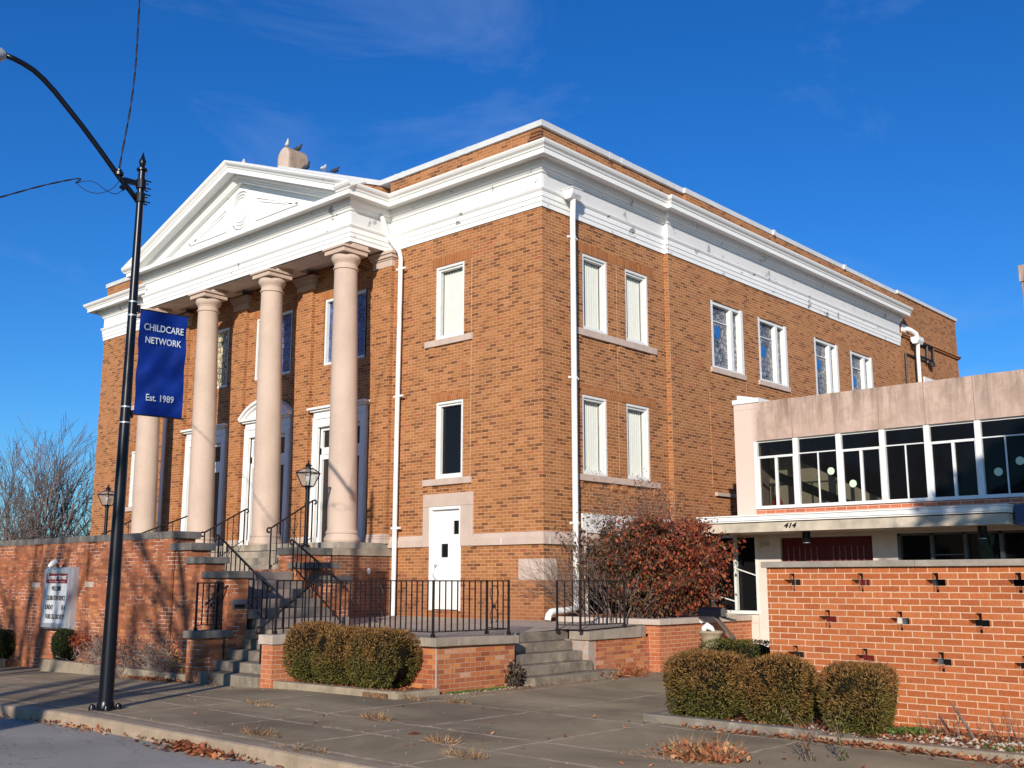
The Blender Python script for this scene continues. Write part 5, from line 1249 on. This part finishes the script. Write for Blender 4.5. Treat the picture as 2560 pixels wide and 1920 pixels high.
def tree(label, x, y, z, H, seed, r_=.18, lev=4, kids=(4, 4, 4, 5), mat='bark', fork=.28, name='bare_tree', group=None, spread=.55, minr=.006, up=.10, limbs=5, multi=1):
    rg = random.Random(seed); t = thing(name, label, 'tree', (x, y, z), group); tr = MB(); cr_ = MB()
    for m__ in range(multi):
        a0 = rg.uniform(0, 6.28); dx = (.25*math.cos(a0)*(multi > 1), .25*math.sin(a0)*(multi > 1))
        tp = [Vector((x, y, z-.1))]; d = Vector((dx[0]*.5, dx[1]*.5, 1)).normalized()
        for i in range(5): d = (d+rv(rg)*.08).normalized(); tp.append(tp[-1]+d*H*fork/5)
        tr.tube(tp, [r_*(1.25 if i == 0 else 1)-.035*r_*i for i in range(6)], 10)
        for k in range(limbs):
            a = 2*PI*k/limbs+rg.uniform(-.4, .4); til = rg.uniform(.15, .75) if k else .08
            nd = Vector((math.cos(a)*math.sin(til), math.sin(a)*math.sin(til), math.cos(til)))
            q = tp[-1] if k < 3 else tp[-2]
            branchy(cr_, q, nd, H*(1-fork)*rg.uniform(.5, .66), r_*.62, lev-1, rg, kids, up, spread, 6, 5, .22, minr)
    tr.build('trunk', M[mat], t, smooth=True); cr_.build('crown', M[mat], t, fix=False)
    return t
# bare trees beyond the left end of the church
BG = 'bare trees beyond the retaining wall'
tree('tallest bare tree behind the retaining wall, with a wide fan of upright limbs', -41.9, 9.2, -1, 9.4, 21, .15, 4, (5, 5, 4, 5), 'bark_far', .18, group=BG, minr=.010, limbs=8, spread=.55, up=.06)
tree('slimmer upright bare tree just left of the tallest one', -43.9, 7.9, -1, 8.3, 22, .13, 4, (5, 4, 4, 5), 'bark_far', .2, group=BG, minr=.010, limbs=6, spread=.5, up=.08)
tree('bare bushy tree at the very left edge of the view', -46.2, 5.3, -1, 6.0, 23, .12, 4, (4, 5, 5, 5), 'bark_far', .12, group=BG, minr=.011, limbs=8, spread=.62, up=.03)
tree('low bare tree close to the left corner of the church', -44.0, 15.6, -1, 7.0, 24, .12, 4, (4, 5, 5, 5), 'bark_far', .15, group=BG, minr=.011, limbs=8, spread=.62, up=.03)
tree('crooked dark bare tree between the tallest one and the church', -42.3, 12.2, -1, 6.2, 25, .12, 4, (4, 5, 5, 4), 'bark_far', .2, group=BG, minr=.012, limbs=7, spread=.65, up=.03)
tree('short spreading bare tree in front of the leftmost ones', -40.6, 6.6, -1, 5.2, 26, .1, 4, (4, 5, 5, 5), 'bark_far', .12, group=BG, minr=.011, limbs=8, spread=.7, up=.02)
tree('grey brushy bare bush low behind the left end of the retaining wall', -42.5, 4.8, -1, 4.4, 41, .08, 4, (5, 5, 4, 5), 'bark_far', .06, group=BG, minr=.012, limbs=10, spread=.75, up=0)
tree('grey brushy bare bush low behind the middle of the retaining wall', -41.8, 8.6, -1, 4.3, 42, .08, 4, (5, 5, 4, 5), 'bark_far', .06, group=BG, minr=.012, limbs=10, spread=.75, up=0)
tree('grey brushy bare bush low beside the left corner of the church', -40.5, 12.6, -1, 4.6, 43, .08, 4, (5, 5, 4, 5), 'bark_far', .06, group=BG, minr=.012, limbs=10, spread=.75, up=0)
# street trees across the road: out of view, they throw the shadows on wall and sidewalk
tree('bare street tree across the road throwing its shadow on the retaining wall', 2.2, -22.6, -1.1, 11.6, 31, .24, 3, (3, 4, 4), 'bark', .36, group='street trees across the road', limbs=5, minr=.02, spread=.5)
tree('bare street tree across the road throwing its shadow on the columns', 7.6, -22.2, -1.1, 12.2, 32, .26, 3, (3, 4, 4), 'bark', .34, group='street trees across the road', limbs=5, minr=.02, spread=.5)
tree('leaning bare street tree across the road throwing its shadow on the far sidewalk', -3.6, -21.8, -1.1, 10.5, 33, .22, 3, (3, 4, 4), 'bark', .34, group='street trees across the road', limbs=5, minr=.02, spread=.5)
def house(label, x0, x1, y0, y1, z1, zr, col):  # unseen houses added so the window glass reflects something dark
    t = thing('house', label, 'house', ((x0+x1)/2, (y0+y1)/2, -1.2)); b = MB(); b.box(x0, x1, y0, y1, -1.2, z1); w = b.build('wall', plain('house_wall', col, .8, .2), t)
    b = MB(); xm = (x0+x1)/2; b.prism([(x0, z1), (x1, z1), (xm, zr)], lambda x, z: (x, y0, z), lambda x, z: (x, y1, z)); b.build('roof', plain('roof_shingle', (.06, .05, .05), .9, .1), t)
    n = int((x1-x0)/3)
    for k in range(n):
        for zz in ((1.2,) if z1 < 8 else (1.2, 4.6, 8.0)):
            xx = x0+(x1-x0)*(k+.5)/n; MB().box(xx-.5, xx+.5, y1, y1+.05, zz, zz+1.6).build('window', M['glass'], w)
def pine(label, x, y, z, zb, zt, Rb, seed):
    r = random.Random(seed); t = thing('shade_pine', label, 'tree', (x, y, z)); q = MB()
    q.tube([(x, y, z), (x+.1, y, zb), (x, y, zt)], [.26, .18, .03], 12); q.build('trunk', M['bark'], t, smooth=True); m_ = MB(); l_ = MB()
    for k in range(40):
        f = r.random()*.8; a = r.uniform(0, 2*PI); rad = Rb*(1-f); zz = zb+.2+f*(zt-zb); l_.tube([(x, y, zz), (x+rad*.9*math.cos(a), y+rad*.9*math.sin(a), zz+.1)], .05, 5, .015)
    l_.build('limbs', M['bark'], t)
    for _ in range(9000):
        f = r.random()**1.2; a = r.uniform(0, 2*PI); rad = Rb*(1-f)*r.random()**.5; p = Vector((x+rad*math.cos(a), y+rad*math.sin(a), zb+f*(zt-zb)))
        leafquad(m_, p, rv(r), Vector((math.cos(a), math.sin(a), .2)), r.uniform(.25, .5), r.uniform(.07, .15))
    m_.build('crown', M['dkgreen'], t, fix=False); return t
pine('added pine out of view to the right, its broad high crown shaped to shade the annex', 17.6, -7.6, -1.1, 6.15, 9.1, 4.7, 5)  # added unseen tree, crown placed only to throw shade on the annex windows
house('low brown house added across the road, out of view, to darken window reflections', -24, -9, -44, -34, 5.2, 8.0, (.18, .12, .08))
house('low dark brick house added across the road, out of view, to darken annex reflections', -5, 10, -45, -34, 5.0, 7.6, (.16, .07, .05))

# autumn bush in the planting bed
rg = random.Random(12); bush = thing('autumn_bush', 'large tangled bush with dark red and rusty leaves in front of the side wall', 'bush', (1.35, 1.35, -.1))
RX = Vector((.739, .674, 0)); RF = Vector((-.674, .739, 0)); st_ = MB(); tips = []
for k in range(46):
    a = rg.uniform(-1.1, 1.15); ff = rg.uniform(-.5, .38)
    d = (RX*math.sin(a)*.85+RF*ff*.5+Vector((0, 0, math.cos(a)*1.0+.35))).normalized()
    b0 = Vector((1.32, 1.30, -.12))+RX*rg.uniform(-.55, .75)+RF*rg.uniform(-.2, .3)
    branchy(st_, b0, d, rg.uniform(1.15, 1.72)*(1.0 if abs(a) < .8 else .80), .014, 2, rg, (5, 5), .05, .55, 4, 5, .5, .0028, tips)
for k in range(16):          # sparse shoots reaching left over the cornerstone
    b0 = Vector((1.2, 1.1, -.1))+RX*rg.uniform(-.9, -.3); d = (RX*-rg.uniform(.5, 1.1)+RF*rg.uniform(-.5, 0)+Vector((0, 0, rg.uniform(.25, 1.5)))).normalized()
    branchy(st_, b0, d, rg.uniform(.8, 1.15), .008, 2, rg, (4, 4), .03, .5, 3, 4, .5, .0022)
st_.build('stems', M['stem'], bush, fix=False)
red, brn = MB(), MB()
for p, d in tips:
    rel = (p-Vector((1.35, 1.3, 0))).dot(RX); h_ = p.z
    dens = 7 if rel > -.2 else (4 if rel > -.8 else 2)
    if h_ > 1.75: dens = 3
    for _ in range(dens):
        q = p+rv(rg)*.10; s_ = rg.uniform(.055, .10) if h_ < 1.75 else rg.uniform(.03, .055)
        tgt = red if rg.random() < (.40+.40*max(-1, min(1, rel/1.0))+(.1 if h_ > .4 else -.2)) else brn
        leafquad(tgt, q, rv(rg), (d*.4+Vector((0, 0, -.8))+rv(rg)*.7), s_, s_*.27, rg.uniform(-.012, .012))
for _ in range(4200):        # leaf clusters low and right
    u_ = rg.gauss(.55, .55); h_ = rg.uniform(.0, 1.5)
    if u_ < -.9 or u_ > 1.72-.25*abs(h_-.75): continue
    q = Vector((1.35, 1.3, h_))+RX*u_+RF*rg.uniform(-.65, .35); s_ = rg.uniform(.05, .09)
    leafquad(red if rg.random() < .25+.4*min(1, max(0, u_)) else brn, q, rv(rg), Vector((0, 0, -1))+rv(rg)*.7, s_, s_*.3, rg.uniform(-.012, .012))
red.build('red_leaves', M['redleaf'], bush, fix=False); brn.build('brown_leaves', M['brownleaf'], bush, fix=False)
# tangled bare shrub in the left planter
rg = random.Random(5); sh_ = thing('bare_shrub', 'grey tangled leafless shrub in the planter between the sign board and the front steps', 'shrub', (-4.8, -5.85, -.95)); q = MB(); tp = []
for k in range(60):
    b0 = Vector((rg.uniform(-6.7, -2.6), rg.uniform(-5.93, -5.75), -.95)); d = Vector((rg.uniform(-.8, .8), rg.uniform(-.35, .2), rg.uniform(.3, 1))).normalized()
    branchy(q, b0, d, rg.uniform(.32, .50), .009, 2, rg, (4, 4), -.02, .9, 4, 5, 1.0, .0035, tp)
q.build('twigs', M['twig'], sh_, fix=False)
q = MB(); 
for p, d in tp:
    if rg.random() < .13: leafquad(q, p, rv(rg), rv(rg), .05, .014)
for _ in range(500):
    p = Vector((rg.gauss(-6.5, .16), rg.uniform(-5.95, -5.7), rg.gauss(-.52, .07))); leafquad(q, p, rv(rg), rv(rg), .05, .014)
q.build('withered_leaves', M['redleaf'], sh_, fix=False)
yl_ = thing('yellow_plant', 'small plant with yellow leaves at the foot of the low brick pier', 'plant', (-3.0, -5.97, -.93)); q = MB(); s2 = MB()
for k in range(26):
    p = Vector((-2.75+rg.gauss(0, .22), -5.98+rg.uniform(-.04, .06), -.86+rg.random()*.26)); s2.bar((p.x, p.y, -.95), tuple(p), .002); leafquad(q, p, rv(rg), rv(rg), .075, .024)
s2.build('stems', M['stem'], yl_); q.build('leaves', leaf('yellow_leaves', [(0, (.55, .30, .03)), (.6, (.60, .38, .05)), (1, (.5, .16, .04))]), yl_, fix=False)
w_ = thing('weed', 'tiny yellow weed growing from the joint of the lowest front step', 'weed', (-1.5, -6.13, -.95)); q = MB()
for k in range(14): leafquad(q, Vector((-1.54+rg.gauss(0, .02), -6.14, -.95+rg.random()*.19)), rv(rg), rv(rg), .05, .015)
q.build('leaves', M['litter'], w_, fix=False)
# dark leafy weed beside the side stair, bronze grass right of it
w_ = thing('weed', 'dark purple leafy weed growing beside the side stair', 'weed', (2.5, -3.52, -.93)); q = MB(); s2 = MB()
for k in range(22):
    a = rg.uniform(0, 6.28); p0 = Vector((2.46+rg.gauss(0, .05), -3.52+rg.gauss(0, .04), -.94)); p1 = p0+Vector((math.cos(a)*.10, math.sin(a)*.08, rg.uniform(.12, .42))); s2.tube([p0, p0.lerp(p1, .5)+Vector((0, 0, .03)), p1], .004, 4)
    for j in range(4): leafquad(q, p0.lerp(p1, .4+.2*j), rv(rg), Vector((math.cos(a), math.sin(a), -.3))+rv(rg)*.5, .10, .032)
s2.build('stems', M['stem'], w_); q.build('leaves', leaf('dark_weed_leaves', [(0, (.03, .022, .02)), (.7, (.07, .045, .035)), (1, (.10, .09, .04))]), w_, fix=False)
def tuft(mb, x, y, z, rad, h, n, r):
    for _ in range(n):
        a = r.uniform(0, 6.28); k = r.random()**.6*rad; p = Vector((x+math.cos(a)*k, y+math.sin(a)*k*.35, z)); lean = Vector((math.cos(a)*.8+r.gauss(0, .5), math.sin(a)*.8+r.gauss(0, .5), r.uniform(.25, 1.0))).normalized()
        leafquad(mb, p, rv(r), lean, h*r.uniform(.5, 1.2), .0035)
g_ = thing('dry_plant', 'clump of dry bronze stalks against the terrace wall right of the side stair', 'plant', (2.6, -1.0, -.93)); q = MB(); tuft(q, 2.56, -.95, -.94, .38, .30, 520, rg)
for _ in range(260): leafquad(q, Vector((2.66+rg.gauss(0, .08), -.95+rg.gauss(0, .3), -.93+rg.random()*.12)), rv(rg), rv(rg), .06, .018)
q.build('stalks', M['litter'], g_, fix=False)
q = MB()
for x, y, rd, hh, n in ((3.83, -8.93, .24, .10, 190), (3.83, -7.37, .22, .13, 170), (3.35, -5.6, .20, .09, 140), (2.7, -5.75, .22, .10, 120), (5.6, -8.05, .22, .11, 170), (6.37, -8.5, .26, .10, 170), (1.55, -7.35, .3, .06, 120), (1.9, -7.5, .2, .06, 70), (5.0, -9.25, .4, .07, 120), (-1.2, -6.3, .2, .05, 50)):
    tuft(q, x, y, zg(x), rd, hh, n, rg)
for k in range(700):
    x = rg.uniform(-2, 10); y = rg.choice((-7.36, -9.12, -8.1, -5.62))+rg.gauss(0, .02)
    if hash01(int(x*3)+int(y*5)) < .6: continue
    leafquad(q, Vector((x, y, zg(x)+.002)), rv(rg), rv(rg)+Vector((0, 0, .3)), .035, .003)
prop(q.build('dry_grass', M['straw'], fix=False), 'dry straw coloured grass growing in the pavement joints', 'grass', kind='stuff')
g_ = thing('grass_clump', 'big clump of dry grass mixed with dead leaves at the bottom of the view', 'grass', (8.0, -7.1, -.94)); q = MB(); tuft(q, 7.95, -7.12, -.94, .30, .24, 700, rg); tuft(q, 7.7, -7.3, -.94, .5, .07, 300, rg); q.build('blades', M['straw'], g_, fix=False)
q = MB()
for _ in range(420): leafquad(q, Vector((7.95+rg.gauss(0, .17), -7.12+rg.gauss(0, .12), -.93+abs(rg.gauss(0, .06)))), rv(rg), rv(rg), .06, .02, .01)
q.build('dead_leaves', M['litter'], g_, fix=False)
for (x, y, h_, lab) in ((8.70, -6.62, .33, 'wilted dark stemmed weed in the pavement near the bottom right corner'), (8.93, -6.42, .35, 'second wilted weed with a few green leaves, right of the dark stemmed one')):
    w_ = thing('weed', lab, 'weed', (x, y, -.94)); q = MB(); s2 = MB()
    for k in range(3 if h_ < .34 else 1):
        p0 = Vector((x+.02*k, y, -.95)); d = Vector((rg.uniform(-.25, .25), rg.uniform(-.2, .2), 1)).normalized(); branchy(s2, p0, d, h_*rg.uniform(.8, 1.15), .005, 1, rg, (5,), .1, .6, 4, 5, .3, .002)
    for k in range(46):
        zz = rg.random()*h_; leafquad(q, Vector((x+rg.gauss(0, .03), y+rg.gauss(0, .03), -.93+zz)), rv(rg), Vector((rg.uniform(-.4, .4), rg.uniform(-.4, .4), -1)), .05, .009)
    s2.build('stems', M['stem'], w_, fix=False); q.build('leaves', M['brownleaf'] if h_ < .34 else M['hedge_g'], w_, fix=False)
dp = thing('dead_plant', 'brittle dead stems poking from the pebble bed at the right edge', 'plant', (9.3, -4.6, -.9)); q = MB()
for k in range(26):
    b0 = Vector((rg.uniform(8.9, 9.9), rg.uniform(-4.75, -4.35), -.9)); branchy(q, b0, Vector((rg.uniform(-.6, .3), rg.uniform(-.3, .3), 1)).normalized(), rg.uniform(.1, .26), .004, 1, rg, (4,), .05, .6, 3, 3, .3, .0018)
q.tube([(9.42, -4.6, -.9), (9.36, -4.6, -.78), (9.26, -4.6, -.62), (9.22, -4.6, -.56)], [.02, .016, .012, .006], 7); q.build('stems', M['stem'], dp, fix=False)
# leaves and pebbles
q = MB()
def lit(x, y, z, s=.06): 
    nn = (Vector((0, 0, 1))+rv(rg)*.7).normalized(); leafquad(q, Vector((x, y, z+.008)), nn, rv(rg), s*rg.uniform(.6, 1.3), s*.33, rg.uniform(0, .02))
for _ in range(2400):
    x = rg.uniform(-14, 6); c_ = .5+.5*math.sin(x*2.1)+.3*math.sin(x*5.7)
    if rg.random() > max(.08, c_*.5): continue
    y = ky(x)-abs(rg.gauss(0, .05))-.015; lit(x, y, zg(x)-.135+rg.random()*.03, .06)
for _ in range(240): x = rg.gauss(3.6, .30); lit(x, ky(x)-.02-abs(rg.gauss(0, .09)), zg(x)-.135+rg.random()*.06, .09)
for _ in range(120): x = rg.uniform(-6, 12); lit(x, rg.uniform(-15, -9.6), zg(x)-.20, .06)
for _ in range(500):
    x = rg.gauss(-3.2, .5); lit(x, -6.12-abs(rg.gauss(0, .07)), zg(x)+rg.random()*.03, .05)
for _ in range(90): x = rg.uniform(-3, 11); lit(x, rg.uniform(-9, -5.2), zg(x), .05)
for _ in range(1800): x = rg.uniform(6.2, 12); lit(x, rg.uniform(-5.24, -4.15), -.895, .05)
for _ in range(500): x = rg.gauss(8.9, 1.0); lit(x, -5.50-abs(rg.gauss(0, .06)), zg(x)+.003+rg.random()*.02, .06)
for _ in range(500): x = rg.uniform(.0, 2.3); lit(x, rg.uniform(-5.85, -5.1), -.865, .05)
for _ in range(300): x = rg.uniform(-7.3, -2.4); lit(x, rg.uniform(-5.95, -5.7), -.925, .05)
for _ in range(200): lit(2.62+rg.gauss(0, .14), rg.uniform(-4.9, -.2), zg(3), .045)
lit(4.75, -8.2, zg(4), .12); lit(4.95, -7.9, zg(4), .12); lit(1.0, -9.0, zg(1), .09)
prop(q.build('leaf_litter', M['litter'], fix=False), 'fallen brown leaves scattered in the gutter and beds', 'leaves', kind='stuff')
q = MB()
def peb(x, y, z, s):
    n = len(q.v); a = rg.uniform(0, 6); 
    for k in range(6):
        t = a+k*PI/3; q.v.append((x+math.cos(t)*s*rg.uniform(.7, 1.2), y+math.sin(t)*s*rg.uniform(.5, .9), z))
    q.v.append((x, y, z+s*.7)); q.f += [(n+k, n+(k+1) % 6, n+6) for k in range(6)]
for _ in range(420): peb(rg.uniform(6.3, 12), rg.uniform(-5.24, -4.6), -.90, rg.uniform(.008, .028))
for _ in range(70): x = rg.gauss(9.7, .45); peb(x, rg.uniform(-5.2, -4.6), -.895, rg.uniform(.02, .045))
for _ in range(90): peb(rg.uniform(2.42, 2.62), rg.uniform(-4.95, -3.5), zg(3), rg.uniform(.006, .02))
for _ in range(50): x = rg.uniform(-4, 10); peb(x, rg.uniform(-8.9, -5.8), zg(x), rg.uniform(.006, .014))
prop(q.build('pebbles', M['pebble']), 'pale pebbles lying in the beds and along the wall foot', 'pebbles', kind='stuff')
q = MB()
for _ in range(1500):
    y = rg.uniform(-4.9, -3.7); x = 2.40+abs(rg.gauss(0, .07)); leafquad(q, Vector((x, y, zg(3))), rv(rg), Vector((0, 0, 1))+rv(rg)*.8, .025, .006)
for _ in range(500): leafquad(q, Vector((9.95+rg.gauss(0, .25), -4.95+rg.gauss(0, .15), -.9)), rv(rg), Vector((0, 0, 1))+rv(rg)*.9, .03, .006)
for _ in range(250): leafquad(q, Vector((8.75+rg.gauss(0, .1), -4.5+rg.gauss(0, .1), -.9)), rv(rg), Vector((0, 0, 1))+rv(rg)*.9, .05, .014)
prop(q.build('green_moss', M['greenleaf'], fix=False), 'green moss and seedlings along the wall foot and in the pebble bed', 'moss', kind='stuff')
